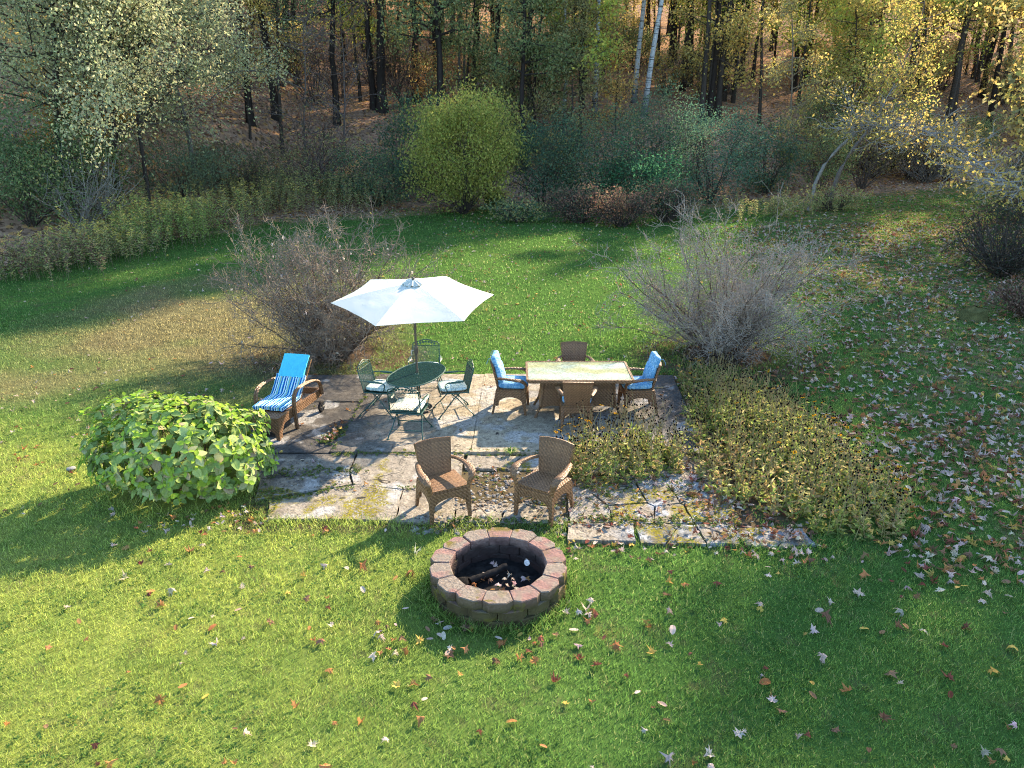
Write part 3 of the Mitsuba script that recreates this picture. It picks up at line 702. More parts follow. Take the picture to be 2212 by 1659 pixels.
iron_chair('green wrought iron chair with its back to the camera before the mesh table', -1.57, 10.60, 172, 'pale grey green cushion seen through the mesh back of the near iron chair')
iron_chair('green wrought iron chair on the right of the mesh table', -0.96, 11.50, -76, 'pale grey green cushion on the iron chair on the right of the mesh table')
iron_chair('green wrought iron chair behind the mesh table', -1.53, 12.50, 2, 'pale grey green cushion on the iron chair behind the mesh table')

mt_ = thing('mesh_table', 'oval green wrought iron mesh table pierced by the parasol pole', 'table')
MM = place(-1.565, 11.58, UP, -20, 0.9)
an = np.linspace(0, 2 * PI, 73)
pw = lambda q, e: np.sign(q) * np.abs(q) ** e
ov = np.stack([0.44 * pw(np.cos(an), 0.86), 0.70 * pw(np.sin(an), 0.86)], -1)
put(mt_, 'rim', capped(np.c_[ov, np.full(73, 0.70)], 0.014, 8), 'green_iron', 40, MM)
mv, mf = wires(sg.Polygon(ov).difference(sg.Point(0, 0).buffer(0.032)), 0.0088, 0.0018)
put(mt_, 'table_mesh', (mv + [0, 0, 0.700], mf), 'green_iron', False, MM, kind='stuff', label='diamond mesh of the table top')
for q in range(8):
    a = q * PI / 4 + 0.3
    e = np.array([0.42 * math.cos(a), 0.67 * math.sin(a)])
    put(mt_, 'spoke', capped(curve([(0.04 * math.cos(a), 0.04 * math.sin(a), 0.55), (*(e * 0.35), 0.655), (*(e * 0.75 + np.array([-math.sin(a), math.cos(a)]) * 0.06), 0.688), (*e, 0.69)], 6), 0.007, 6), 'green_iron', 40, MM)
put(mt_, 'pole_ring', capped([(0.033 * math.cos(a), 0.033 * math.sin(a), 0.705) for a in np.linspace(0, 2 * PI, 19)], 0.008, 6), 'green_iron', 40, MM)
for q in range(6):
    a = q * PI / 3
    c, s_ = math.cos(a), math.sin(a)
    put(mt_, 'leg', capped(curve([(0.045 * c, 0.045 * s_, 0.62), (0.05 * c, 0.05 * s_, 0.40), (0.07 * c, 0.07 * s_, 0.22), (0.16 * c, 0.16 * s_, 0.07), (0.30 * c, 0.30 * s_, 0.008)], 6), 0.0095, 7), 'green_iron', 40, MM)
put(mt_, 'leg_ring', capped([(0.17 * math.cos(a), 0.17 * math.sin(a), 0.07) for a in np.linspace(0, 2 * PI, 25)], 0.008, 6), 'green_iron', 40, MM)

# parasol
um = thing('parasol', 'cream white six panel parasol open over the mesh table', 'parasol')
Q = np.array([[-2.09, 11.04, 1.65], [-0.75, 11.31, 1.66], [-0.31, 12.61, 1.79], [-1.22, 13.62, 1.91], [-2.56, 13.35, 1.90], [-3.00, 12.06, 1.77]])
Q = np.array([0, 0, CAM_H]) + 0.955 * (Q - [0, 0, CAM_H])
ctr = Q.mean(0)
nrmU = nrm(np.cross(Q[2] - Q[0], Q[4] - Q[0])); nrmU = nrmU * np.sign(nrmU[2])
APEX = ctr + nrmU * 0.27
TOP = ctr + nrmU * 0.285
for q in range(6):
    a, b = Q[q], Q[(q + 1) % 6]
    S, U = np.meshgrid(np.linspace(0.06, 1, 16), np.linspace(0, 1, 15), indexing='ij')
    edge = a * (1 - U[..., None]) + b * U[..., None]
    P = APEX * (1 - S[..., None]) + edge * S[..., None]
    pull = np.sin(PI * U) * S
    P = P + (ctr - edge) * (0.045 * pull * S)[..., None] - nrmU * (0.022 * pull * (1.25 - S) * 1.5)[..., None] + nrmU * (0.022 * np.sin(PI * S))[..., None]
    rip = (meshkit.fbm(np.stack([U * 4 + q * 7, S * 26, U * 0], -1), 2, q) - 0.5) * np.exp(-((U - 0.5) / 0.45) ** 2)
    P = P + nrmU * (rip * 0.016)[..., None]
    m, uv = sheet(P, 0.002)
    put(um, 'canopy_panel', m, 'canopy_cloth', 30)
    put(um, 'rib', capped([TOP - nrmU * 0.07, (APEX * 0.5 + a * 0.5) - nrmU * 0.015, a - nrmU * 0.020], 0.008, 6), 'bronze_metal', 40)
    put(um, 'strut', capped([ctr - nrmU * 0.12, APEX * 0.5 + a * 0.5 - nrmU * 0.02], 0.007, 6), 'bronze_metal', 40)
S, U = np.meshgrid(np.linspace(0.05, 1, 8), np.linspace(0, 2 * PI, 49), indexing='ij')
ex = nrm(Q[0] - ctr); ey = np.cross(nrmU, ex)
cap = TOP + nrmU * 0.035 + (ex * np.cos(U)[..., None] + ey * np.sin(U)[..., None]) * (S * (0.165 + 0.012 * np.cos(U * 6)))[..., None] - nrmU * (0.065 * S ** 1.6 + 0.014 * S * np.sin(U * 11 + 1) + 0.010 * S * np.sin(U * 17))[..., None]
m, uv = sheet(cap, 0.003); put(um, 'vent_cap', m, 'canopy_cloth', True)
ball = trimesh.creation.icosphere(subdivisions=2, radius=0.026); ball.apply_translation(TOP + nrmU * 0.055)
put(um, 'finial', ball, 'bronze_metal', True)
foot = np.array([-1.565, 11.62, UP])
put(um, 'pole', capped([foot + [0, 0, 0.02], foot * 0.5 + (TOP) * 0.5, TOP + nrmU * 0.03], 0.020, 12), 'bronze_metal', 40)
kb = foot + (TOP - foot) * 0.475
c_ = put(um, 'crank_housing', capped([kb - [0, 0, 0.07], kb - [0, 0, 0.045], kb + [0, 0, 0.05], kb + [0, 0, 0.075]], [0.022, 0.036, 0.036, 0.022], 12), 'bronze_metal', 40)
put(c_, 'handle', cat([capped([kb + [-0.03, -0.01, 0], kb + [-0.075, -0.02, 0]], 0.008, 6), capped([kb + [-0.075, -0.02, 0], kb + [-0.075, -0.03, -0.07]], 0.009, 6)]), {'type': 'principled', 'base_color': {'type': 'rgb', 'value': [0.35, 0.34, 0.32]}, 'roughness': 0.4}, 40)
bs = thing('iron_stand', 'round dark iron stand with scrollwork under the mesh table', 'stand')
put(bs, 'ring', capped([foot + [0.23 * math.cos(a), 0.23 * math.sin(a), 0.022] for a in np.linspace(0, 2 * PI, 41)], 0.018, 8), 'black_plastic', 40)
put(bs, 'plate', capped([foot + [0, 0, 0.002], foot + [0, 0, 0.018]], 0.10, 20), 'black_plastic', 40)
put(bs, 'sleeve', capped([foot + [0, 0, 0.018], foot + [0, 0, 0.30]], 0.027, 12), 'black_plastic', 40)
for q in range(8):
    a = q * PI / 4
    d, n_ = np.array([math.cos(a), math.sin(a), 0]), np.array([-math.sin(a), math.cos(a), 0])
    put(bs, 'scroll', capped(curve([foot + d * 0.09 + [0, 0, 0.02], foot + d * 0.14 + n_ * 0.035 + [0, 0, 0.03], foot + d * 0.19 + n_ * 0.01 + [0, 0, 0.03], foot + d * 0.225 + [0, 0, 0.024]], 5), 0.008, 6), 'black_plastic', 40)
# ------------------------------------------------------------------ plants: helpers
def grow(r, p0, d, L, m=6, wander=0.22, up=0.06):
    """n random walks from p0 along d: points (n, m, 3)."""
    d = nrm(np.asarray(d, float)); n = len(d)
    pts = [np.asarray(p0, float)]
    step = np.asarray(L, float)[:, None] / (m - 1)
    for _ in range(m - 1):
        d = nrm(d + wander * r.normal(size=(n, 3)) + np.array([0, 0, up]))
        pts.append(pts[-1] + d * step)
    return np.stack(pts, 1)

def sprout(r, pts, k, t0=0.3, t1=1.0, spread=0.7):
    """k children per line: start points, directions and the position t along the parent."""
    n, m, _ = pts.shape
    t = r.uniform(t0, t1, (n, k)) * (m - 1.001)
    i = t.astype(int); f = (t - i)[..., None]
    row = np.arange(n)[:, None]
    p = pts[row, i] * (1 - f) + pts[row, i + 1] * f
    d = nrm(pts[row, i + 1] - pts[row, i])
    d = nrm(d + spread * r.normal(size=d.shape))
    return p.reshape(-1, 3), d.reshape(-1, 3), (t / (m - 1)).reshape(-1)

def tone(r, pal, n, jit=0.25):
    pal = np.asarray(pal, float)
    c = pal[r.integers(len(pal), size=n)] * (1 + r.uniform(-jit, jit, (n, 1)))
    return np.clip(c * (1 + r.uniform(-0.08, 0.08, (n, 3))), 0.003, 0.9)

def leaves(r, C, size, cols, asp=0.5, droop=0.3, axis=None, fold=0.18):
    """One folded leaf (two triangles) at each centre."""
    n = len(C)
    a = r.normal(size=(n, 3)); a[:, 2] -= droop
    if axis is not None: a = axis + 0.35 * a
    a = nrm(a); b = nrm(np.cross(a, r.normal(size=(n, 3)))); c = np.cross(a, b)
    s = (np.asarray(size) * r.uniform(0.65, 1.3, n))[:, None]
    V = np.stack([C - a * s * 0.5, C + b * s * asp * 0.5 + c * s * fold, C + a * s * 0.5, C - b * s * asp * 0.5 + c * s * fold], 1)
    F = np.arange(n)[:, None, None] * 4 + np.array([[0, 1, 2], [0, 2, 3]])
    return (V.reshape(-1, 3), F.reshape(-1, 3)), np.repeat(cols, 4, 0)

def bark_cols(r, n, col, jit=0.3):
    return np.asarray(col) * (1 + jit * (r.random((n, 1)) - 0.5) * 2)

def joined(parts):
    V, F, o = [], [], 0
    for v, f in parts:
        V.append(v); F.append(f + o); o += len(v)
    return np.vstack(V), np.vstack(F)

DARK, GREY, TAN_BARK, PINE = (0.060, 0.050, 0.043), (0.135, 0.120, 0.105), (0.20, 0.155, 0.11), (0.038, 0.031, 0.028)
P_ASPEN = [(0.52, 0.52, 0.29), (0.44, 0.46, 0.27), (0.62, 0.60, 0.33), (0.34, 0.38, 0.22)]
P_YELLOW = [(0.60, 0.47, 0.13), (0.52, 0.42, 0.14), (0.68, 0.55, 0.17), (0.42, 0.33, 0.13)]
P_ORANGE = [(0.48, 0.28, 0.11), (0.56, 0.36, 0.13), (0.36, 0.20, 0.10), (0.54, 0.42, 0.16)]
P_GREENY = [(0.24, 0.30, 0.13), (0.30, 0.34, 0.15), (0.36, 0.36, 0.16), (0.18, 0.24, 0.11)]
P_OLIVE = [(0.32, 0.31, 0.15), (0.40, 0.36, 0.16), (0.48, 0.41, 0.17), (0.24, 0.25, 0.13)]
P_BUSH = [(0.35, 0.37, 0.09), (0.42, 0.42, 0.115), (0.49, 0.46, 0.13), (0.27, 0.31, 0.08)]
P_DARKG = [(0.085, 0.155, 0.095), (0.11, 0.185, 0.11), (0.15, 0.225, 0.135), (0.07, 0.125, 0.085)]
P_RUST = [(0.24, 0.14, 0.105), (0.18, 0.115, 0.095), (0.30, 0.20, 0.14), (0.14, 0.14, 0.09)]
P_WEED = [(0.34, 0.38, 0.15), (0.42, 0.42, 0.17), (0.28, 0.33, 0.13), (0.46, 0.40, 0.18), (0.34, 0.27, 0.16)]

def tree(name, label, base, h, r0, lean=(0, 0), z0=0.35, nprim=18, plen=2.6, up=0.5, n=2500, size=0.10, pal=P_GREENY, col=DARK, group=None, mat='bark', path=None, seed=0, twig=5, clump=0.20, bend=0.12, low=0, droop=0.3):
    """Trunk, branches and crown. base (x, y); lean: shift of the top; low: extra bare twigs low on the trunk."""
    r = np.random.default_rng(1000 + seed)
    k = thing(name, label, 'tree', group)
    b = np.array([base[0], base[1], float(hz(base[0], base[1])) - 0.15])
    t = np.linspace(0, 1, 12)
    if path is None:
        line = b + np.stack([lean[0] * t ** 1.2, lean[1] * t ** 1.2, h * t], -1)
        line[2:, :2] += np.cumsum(r.normal(0, bend, (10, 2)), 0) * 0.5
    else:
        line = curve(path, 5); line = line[np.linspace(0, len(line) - 1, 24).astype(int)]; t = np.linspace(0, 1, len(line))
    rad = r0 * (1 - 0.80 * t) * (1 + 0.35 * np.exp(-t * 26))
    v, f = tubes(line, rad, 8)
    ring = np.repeat(np.concatenate([[0], np.cumsum(np.linalg.norm(np.diff(line, axis=0), axis=1))]), 8)
    if mat == 'bark': put(k, 'trunk', (v, f), 'bark', True, color=bark_cols(r, len(v), col, 0.22))
    else: put(k, 'trunk', (v, f), mat, True, uv=np.stack([np.tile(np.arange(8) / 8, len(line)), ring], -1))
    tp = r.uniform(z0, 1, nprim)
    idx = tp * (len(line) - 1.001); ii = idx.astype(int); ff = (idx - ii)[:, None]
    p0 = line[ii] * (1 - ff) + line[ii + 1] * ff
    az = r.uniform(0, 2 * PI, nprim)
    d = np.stack([np.cos(az), np.sin(az), np.full(nprim, up) + r.normal(0, 0.25, nprim)], -1)
    L = plen * (1 - 0.6 * (tp - z0) / (1 - z0 + 1e-6)) * r.uniform(0.7, 1.2, nprim)
    P1 = grow(r, p0, d, L, 7, 0.16, 0.03)
    rb = np.minimum(0.22 * r0 + 0.012, 0.05)
    W = [tubes(P1, np.linspace(rb, 0.010, 7), 4)]
    q, d2, tt = sprout(r, P1, twig, 0.25, 1.0, 0.65)
    P2 = grow(r, q, d2, np.repeat(L, twig) * r.uniform(0.25, 0.5, len(q)), 5, 0.25, 0.0)
    W.append(tubes(P2, np.linspace(0.012, 0.005, 5), 3))
    if low:
        tl = r.uniform(0.05, z0, low); i2 = (tl * (len(line) - 1.001)).astype(int)
        a2 = r.uniform(0, 2 * PI, low)
        P3 = grow(r, line[i2], np.stack([np.cos(a2), np.sin(a2), r.uniform(-0.3, 0.4, low)], -1), r.uniform(0.5, 1.8, low), 5, 0.2, -0.02)
        W.append(tubes(P3, np.linspace(0.014, 0.004, 5), 3))
    w = joined(W)
    put(k, 'branches', w, 'bark', False, kind='stuff', color=bark_cols(r, len(w[0]), np.asarray(col) * 1.15 if mat == 'bark' else (0.16, 0.14, 0.12), 0.25))
    if n:
        PP = P2.reshape(-1, 3); PP = np.vstack([PP, P1[:, 3:].reshape(-1, 3)])
        keep = r.random(len(PP)) < 0.8
        PP = PP[keep]
        C = PP[r.integers(len(PP), size=n)] + r.normal(0, clump, (n, 3))
        lm, lc = leaves(r, C, size, tone(r, pal, n), 0.6, droop)
        put(k, 'crown', lm, 'leaf', False, color=lc, kind='stuff')
    return k

def bush(name, label, x, y, rx_, ry_, h, n, size, pal, stems=14, col=DARK, base=0.02, clumps=90, seed=0, group=None, asp=0.5, cat='shrub', flat=False, droop=0.3):
    """Stems that fan out, and foliage in clumps over a rounded body."""
    r = np.random.default_rng(3000 + seed)
    k = thing(name, label, cat, group)
    z = float(hz(x, y))
    a = r.uniform(0, 2 * PI, stems)
    d = np.stack([np.cos(a) * rx_ / h * 0.9, np.sin(a) * ry_ / h * 0.9, np.ones(stems)], -1)
    P = grow(r, np.tile([x, y, z], (stems, 1)) + np.stack([np.cos(a), np.sin(a), a * 0], -1) * 0.12, d, h * r.uniform(0.75, 1.05, stems), 7, 0.20, 0.02)
    q, d2, _ = sprout(r, P, 5, 0.3, 1.0, 0.6)
    P2 = grow(r, q, d2, h * r.uniform(0.15, 0.35, len(q)), 4, 0.25, 0.03)
    w = joined([tubes(P, np.linspace(0.022, 0.007, 7), 4), tubes(P2, np.linspace(0.008, 0.004, 4), 3)])
    put(k, 'stems', w, 'bark', False, kind='stuff', color=bark_cols(r, len(w[0]), col))
    u = nrm(r.normal(size=(clumps, 3)))
    u[:, 2] = u[:, 2] * 1.15 + 0.1
    cc = u * r.uniform(0.55, 1.0, (clumps, 1)) * (1 + 0.36 * (meshkit.noise(u * 2.6 + seed)[:, None] - 0.5) * 2)
    sp = 0.16
    C = cc[r.integers(clumps, size=n)] + r.normal(0, sp, (n, 3))
    C = C * [rx_, ry_, h * (1 - base) * 0.5] + [x, y, z + h * (base + (1 - base) * 0.5)]
    C = C[C[:, 2] > z + 0.03]
    lm, lc = leaves(r, C, size, tone(r, pal, len(C)), asp, droop)
    put(k, 'foliage', lm, 'leaf', False, color=lc, kind='stuff')
    return k

def bare_shrub(name, label, x, y, rx_, ry_, h, mains=46, seed=0, col=(0.125, 0.092, 0.075), tips=(0.215, 0.170, 0.135), skew=(0, 0), leafpal=None, nleaf=0):
    r = np.random.default_rng(5000 + seed)
    k = thing(name, label, 'shrub')
    z = float(hz(x, y))
    a = r.uniform(0, 2 * PI, mains); e = np.sqrt(r.uniform(0, 1, mains))
    th = e * 1.15
    d = np.stack([np.cos(a) * np.sin(th) + skew[0], np.sin(a) * np.sin(th) + skew[1], np.cos(th) + 0.08], -1); d = nrm(d)
    L = r.uniform(0.62, 0.95, mains) / np.sqrt((d[:, 0] / rx_) ** 2 + (d[:, 1] / ry_) ** 2 + (d[:, 2] / h) ** 2)
    p0 = np.array([x, y, z - 0.05]) + np.stack([np.cos(a), np.sin(a), a * 0], -1) * (0.32 * e)[:, None]
    P1 = grow(r, p0, nrm(d + [0, 0, 0.2]), L, 10, 0.15, 0.0)
    q, d2, t2 = sprout(r, P1, 12, 0.12, 1.0, 0.62)
    L2 = np.repeat(L, 12) * r.uniform(0.16, 0.42, len(q)) * (1.15 - 0.5 * t2)
    P2 = grow(r, q, d2, L2, 6, 0.24, 0.05)
    q, d3, t3 = sprout(r, P2, 8, 0.15, 1.0, 0.7)
    P3 = grow(r, q, d3, np.repeat(L2, 8) * r.uniform(0.2, 0.55, len(q)), 4, 0.28, 0.05)
    q, d4, t4 = sprout(r, P3[::2], 2, 0.3, 1.0, 0.8)
    P4 = grow(r, q, d4, r.uniform(0.08, 0.22, len(q)), 3, 0.2, 0.03)
    put(k, 'stems', tubes(P1, np.linspace(0.014, 0.005, 10), 5), 'bark', True, color=bark_cols(r, P1.shape[0] * 10 * 5, col))
    w = joined([tubes(P2, np.linspace(0.0060, 0.0030, 6), 3), tubes(P3, np.linspace(0.0036, 0.0022, 4), 3), tubes(P4, np.linspace(0.0030, 0.0022, 3), 3)])
    put(k, 'twigs', w, 'bark', False, kind='stuff', color=bark_cols(r, len(w[0]), tips))
    if nleaf:
        PP = P3.reshape(-1, 3); C = PP[r.integers(len(PP), size=nleaf)] + r.normal(0, 0.05, (nleaf, 3))
        lm, lc = leaves(r, C, 0.075, tone(r, leafpal, len(C)), 0.6, 0.5)
        put(k, 'withered_leaves', lm, 'leaf', False, color=lc, kind='stuff')
    return k, z

# ------------------------------------------------------------------ the two leafless shrubs behind the patio
k_, _ = bare_shrub('bare_shrub', 'big leafless grey brown shrub behind the parasol, left of the lawn opening', -3.75, 14.9, 2.75, 2.0, 3.6, 84, 1, leafpal=[(0.42, 0.38, 0.36), (0.30, 0.26, 0.24), (0.28, 0.26, 0.08)], nleaf=420, skew=(-0.04, 0))
bare_shrub('bare_shrub', 'big leafless fan shaped shrub right of the glass table, above the flower bed', 4.45, 14.75, 3.0, 2.1, 3.75, 84, 2, col=(0.115, 0.090, 0.072), tips=(0.29, 0.245, 0.205), skew=(0.02, 0))

# ------------------------------------------------------------------ wood: the trees that stand out
def B(x, y):
    p = G(x, y); return (p[0], p[1])
def H(x0, y0, x1, y1):
    """Lean in x of a trunk seen from (x0, y0) to (x1, y1), at the depth of its foot."""
    p = G(x0, y0); f = 1106 / math.tan(math.radians(FOV / 2))
    zd = p[1] * math.cos(PITCH) - (p[2] - CAM_H) * math.sin(PITCH)
    v = (829.5 - y1) / f
    d = np.array([(x1 - 1106) / f, math.cos(PITCH) + v * math.sin(PITCH), -math.sin(PITCH) + v * math.cos(PITCH)])
    q = np.array([0, 0, CAM_H]) + d * p[1] / d[1]
    return q[0] - p[0], q[2] - p[2]
def seen_tree(name, label, foot, top, h, r0, **kw):
    """A tree by the photo's points of its foot and of its trunk where it leaves the picture; h its whole height."""
    dx, dz = H(*foot, *top)
    return tree(name, label, B(*foot), h, r0, lean=(dx * (h / max(dz, 1)) ** 1.0, 0), **kw)

seen_tree('aspen_tree', 'aspen whose grey trunk leans left, at the left side of the wood', (428, 412), (347, 30), 12.5, 0.13, z0=0.22, nprim=60, plen=5.2, up=0.25, n=26000, size=0.12, pal=P_ASPEN, col=GREY, seed=1, twig=7, clump=0.28)
seen_tree('aspen_tree', 'aspen with a thin dark trunk, behind the pale dead bush at the left', (260, 468), (236, 60), 11.5, 0.10, z0=0.26, nprim=52, plen=4.6, up=0.25, n=20000, size=0.12, pal=P_ASPEN, col=DARK, seed=2, twig=7, clump=0.28)
seen_tree('aspen_tree', 'slim aspen with pale leaves between two other aspens at the left of the wood', (321, 445), (300, 60), 11, 0.09, z0=0.38, nprim=46, plen=4.0, up=0.3, n=14000, size=0.12, pal=P_ASPEN, col=DARK, seed=3, twig=6, clump=0.28)
seen_tree('aspen_tree', 'aspen with pale leafy boughs rising from the dense dark shrub at the left edge', (140, 440), (112, 50), 12, 0.12, z0=0.22, nprim=58, plen=5.0, up=0.25, n=22000, size=0.12, pal=P_ASPEN, col=DARK, seed=4, twig=7, clump=0.28)
tree('aspen_tree', 'near aspen at the left edge of the picture, with larger round pale leaves', (-19.2, 25.5), 12, 0.13, lean=(1.0, 0), z0=0.40, nprim=26, plen=4.2, up=0.25, n=4200, size=0.16, pal=P_ASPEN, col=GREY, seed=5, twig=6, clump=0.35)
seen_tree('pine_tree', 'thick dark trunk left of the middle of the wood, broadest of the dark trunks there', (826, 242), (815, 20), 15, 0.30, z0=0.45, nprim=26, plen=3.0, up=0.1, n=6500, size=0.15, pal=P_GREENY, col=PINE, seed=6, low=26)
seen_tree('pine_tree', 'dark double trunk beside the broadest dark trunk, left of the middle of the wood', (808, 236), (792, 20), 15, 0.20, z0=0.45, nprim=20, plen=2.6, up=0.1, n=5000, size=0.15, pal=P_GREENY, col=PINE, seed=7, low=20)
seen_tree('pine_tree', 'straight dark trunk standing on the red leaf carpet above the round yellow green bush', (901, 222), (893, 10), 15, 0.26, z0=0.50, nprim=22, plen=3.0, up=0.1, n=5500, size=0.15, pal=P_GREENY, col=PINE, seed=8, low=20)
seen_tree('ash_tree', 'thin grey trunk with green leaves above the round yellow green bush', (994, 242), (985, 40), 13, 0.09, z0=0.30, nprim=26, plen=3.2, up=0.25, n=5200, size=0.13, pal=[(0.22, 0.30, 0.12), (0.30, 0.36, 0.15), (0.16, 0.24, 0.10)], col=GREY, seed=9, twig=6)
seen_tree('ash_tree', 'second thin trunk close beside a thin grey trunk above the round yellow green bush', (1004, 238), (1012, 40), 13, 0.085, z0=0.35, nprim=22, plen=2.8, up=0.25, n=4200, size=0.13, pal=[(0.22, 0.30, 0.12), (0.30, 0.34, 0.13), (0.34, 0.33, 0.11)], col=GREY, seed=10, twig=6)
seen_tree('maple_tree', 'dark trunk wrapped in hanging olive yellow leaves in the middle of the wood', (1148, 322), (1146, 10), 14, 0.21, z0=0.10, nprim=46, plen=2.3, up=0.0, n=7600, size=0.14, pal=P_OLIVE, col=DARK, seed=11, twig=6, droop=0.9)
seen_tree('birch_tree', 'slim dark trunk turning pale higher up, left of the white trunks', (1218, 305), (1228, 10), 15, 0.115, z0=0.40, nprim=22, plen=2.6, up=0.2, n=3600, size=0.12, pal=P_OLIVE, mat='pale_bark', seed=12)
seen_tree('birch_tree', 'pale birch trunk, leftmost of the three white trunks', (1284, 250), (1294, 5), 18.5, 0.155, z0=0.5, nprim=34, plen=3.0, up=0.3, n=6500, size=0.15, pal=P_YELLOW, mat='pale_bark', seed=13, bend=0.05)
seen_tree('birch_tree', 'pale birch trunk, middle one of the three white trunks', (1369, 222), (1394, 5), 19, 0.17, z0=0.5, nprim=34, plen=3.0, up=0.3, n=6500, size=0.15, pal=P_YELLOW, mat='pale_bark', seed=14, bend=0.05)
seen_tree('birch_tree', 'pale birch trunk leaning right, rightmost of the three white trunks', (1390, 252), (1436, 5), 19, 0.17, z0=0.5, nprim=34, plen=3.0, up=0.3, n=6500, size=0.15, pal=P_YELLOW, mat='pale_bark', seed=15, bend=0.05)
for q, (f_, t_, r_, lab) in enumerate([((1449, 145), (1452, 0), 0.20, 'straight dark trunk right of the white trunks, first one after the gap'), ((1478, 162), (1490, 0), 0.26, 'straight dark trunk right of the white trunks, second and thicker one after the gap'),
        ((1515, 268), (1530, 0), 0.17, 'left trunk of the tight dark cluster behind the big green shrubs'), ((1532, 262), (1552, 0), 0.18, 'middle trunk of the tight dark cluster behind the big green shrubs'), ((1549, 258), (1572, 0), 0.20, 'right trunk of the tight dark cluster behind the big green shrubs'),
        ((1583, 222), (1612, 0), 0.13, 'dark trunk leaning right beside the tight dark cluster'), ((1600, 176), (1616, 0), 0.22, 'thick dark trunk right of the tight cluster, farther up the slope'), ((1640, 268), (1645, 0), 0.10, 'slender dark trunk left of the arching birch'),
        ((1930, 155), (1952, 0), 0.22, 'dark trunk with yellow leaves about it, right part of the wood'), ((2008, 120), (2040, 0), 0.24, 'dark trunk leaning right high on the right slope'), ((2104, 170), (2122, 0), 0.22, 'dark trunk on the golden leaf slope near the right edge'), ((2176, 168), (2192, 0), 0.20, 'dark trunk nearest the right edge, on the golden leaf slope')]):
    seen_tree('oak_tree', lab, f_, t_, 18.5 if q < 8 else 14.5, r_, z0=0.5, nprim=32, plen=3.2, up=0.3, n=5500, size=0.15, pal=P_YELLOW if q % 2 else P_ORANGE, col=DARK if q % 3 else PINE, seed=20 + q, bend=0.10, low=6)
seen_tree('sapling', 'slender tan trunk with golden leaves left of the arching birch', (1702, 390), (1697, 20), 11, 0.075, z0=0.25, nprim=30, plen=2.3, up=0.2, n=4200, size=0.125, pal=P_YELLOW + P_OLIVE, col=TAN_BARK, seed=40, twig=6)
seen_tree('sapling', 'golden leaved sapling right of the arching birch', (1835, 330), (1840, 20), 10, 0.08, z0=0.2, nprim=34, plen=2.6, up=0.2, n=5200, size=0.13, pal=P_YELLOW + [(0.42, 0.46, 0.12)], col=DARK, seed=41, twig=6)
seen_tree('sapling', 'yellow green leaved sapling high on the right of the arching birch', (2000, 300), (1985, 20), 10, 0.08, z0=0.2, nprim=34, plen=2.8, up=0.2, n=5200, size=0.13, pal=P_YELLOW + [(0.40, 0.46, 0.10)], col=DARK, seed=42, twig=6)
seen_tree('sapling', 'orange leaved sapling between the white trunks', (1330, 290), (1335, 60), 4.6, 0.05, z0=0.12, nprim=26, plen=1.5, up=0.2, n=2000, size=0.125, pal=P_ORANGE + P_YELLOW, col=DARK, seed=43, twig=6)
seen_tree('sapling', 'olive leaved sapling left of the white trunks', (1235, 320), (1240, 60), 8, 0.06, z0=0.12, nprim=34, plen=2.2, up=0.2, n=5200, size=0.125, pal=P_OLIVE, col=DARK, seed=44, twig=6)
seen_tree('sapling', 'yellow leaved sapling at the dark left middle of the wood', (540, 300), (545, 80), 8, 0.06, z0=0.2, nprim=26, plen=2.2, up=0.2, n=2600, size=0.125, pal=P_YELLOW, col=DARK, seed=45, twig=5)
seen_tree('sapling', 'green leaved tree at the top, between the aspens and the dark trunks', (610, 330), (600, 60), 12, 0.10, z0=0.45, nprim=34, plen=3.2, up=0.2, n=6000, size=0.12, pal=[(0.20, 0.26, 0.12), (0.27, 0.31, 0.14), (0.15, 0.20, 0.09)], col=DARK, seed=46, twig=6)
seen_tree('sapling', 'low orange leaved sapling behind the aspen trunks', (160, 400), (165, 300), 3.6, 0.04, z0=0.3, nprim=22, plen=2.3, up=0.0, n=2200, size=0.12, pal=[(0.60, 0.34, 0.06), (0.52, 0.28, 0.06)], col=DARK, seed=47)
seen_tree('sapling', 'nearly bare brown sapling in front of the broad dark trunks', (745, 330), (735, 40), 9, 0.055, z0=0.2, nprim=34, plen=2.6, up=0.4, n=900, size=0.10, pal=P_ORANGE, col=(0.13, 0.105, 0.095), seed=48, twig=8)
seen_tree('sapling', 'nearly bare grey sapling between the aspens and the broad dark trunks', (660, 350), (655, 60), 8, 0.05, z0=0.15, nprim=34, plen=2.4, up=0.4, n=700, size=0.10, pal=P_OLIVE, col=(0.14, 0.12, 0.11), seed=49, twig=8)

# birch bent over in an arch, with a second stem, and bare drooping twigs
p0 = G(1746, 455); yb = p0[1]
f_ = 1106 / math.tan(math.radians(FOV / 2))
def AT(x, y, Yd):
    u, v = (x - 1106) / f_, (829.5 - y) / f_
    d = np.array([u, math.cos(PITCH) + v * math.sin(PITCH), -math.sin(PITCH) + v * math.cos(PITCH)])
    return np.array([0, 0, CAM_H]) + d * Yd / d[1]
arch = [AT(x, y, yb + dy) for x, y, dy in ((1746, 462, 0), (1767, 380, 0), (1806, 327, -0.4), (1855, 282, -1), (1888, 268, -1.6), (1928, 267, -2.5), (1985, 278, -4), (2050, 310, -6), (2105, 345, -8), (2165, 388, -10), (2212, 410, -11.5), (2260, 440, -13))]
tree('arching_birch', 'pale birch bent over in a long arch to the right edge of the picture', (p0[0], p0[1]), 5, 0.085, path=arch, z0=0.3, nprim=110, plen=2.0, up=-0.1, n=2600, size=0.13, pal=P_YELLOW, col=(0.24, 0.22, 0.20), seed=60, twig=9)
arch2 = [AT(x, y, yb + 0.5 + dy) for x, y, dy in ((1788, 452, 0), (1812, 375, 0), (1849, 315, 0), (1880, 278, 0.3), (1898, 245, 0.6), (1925, 195, 1), (1960, 120, 1.6), (1990, 40, 2), (2005, -40, 2.5))]
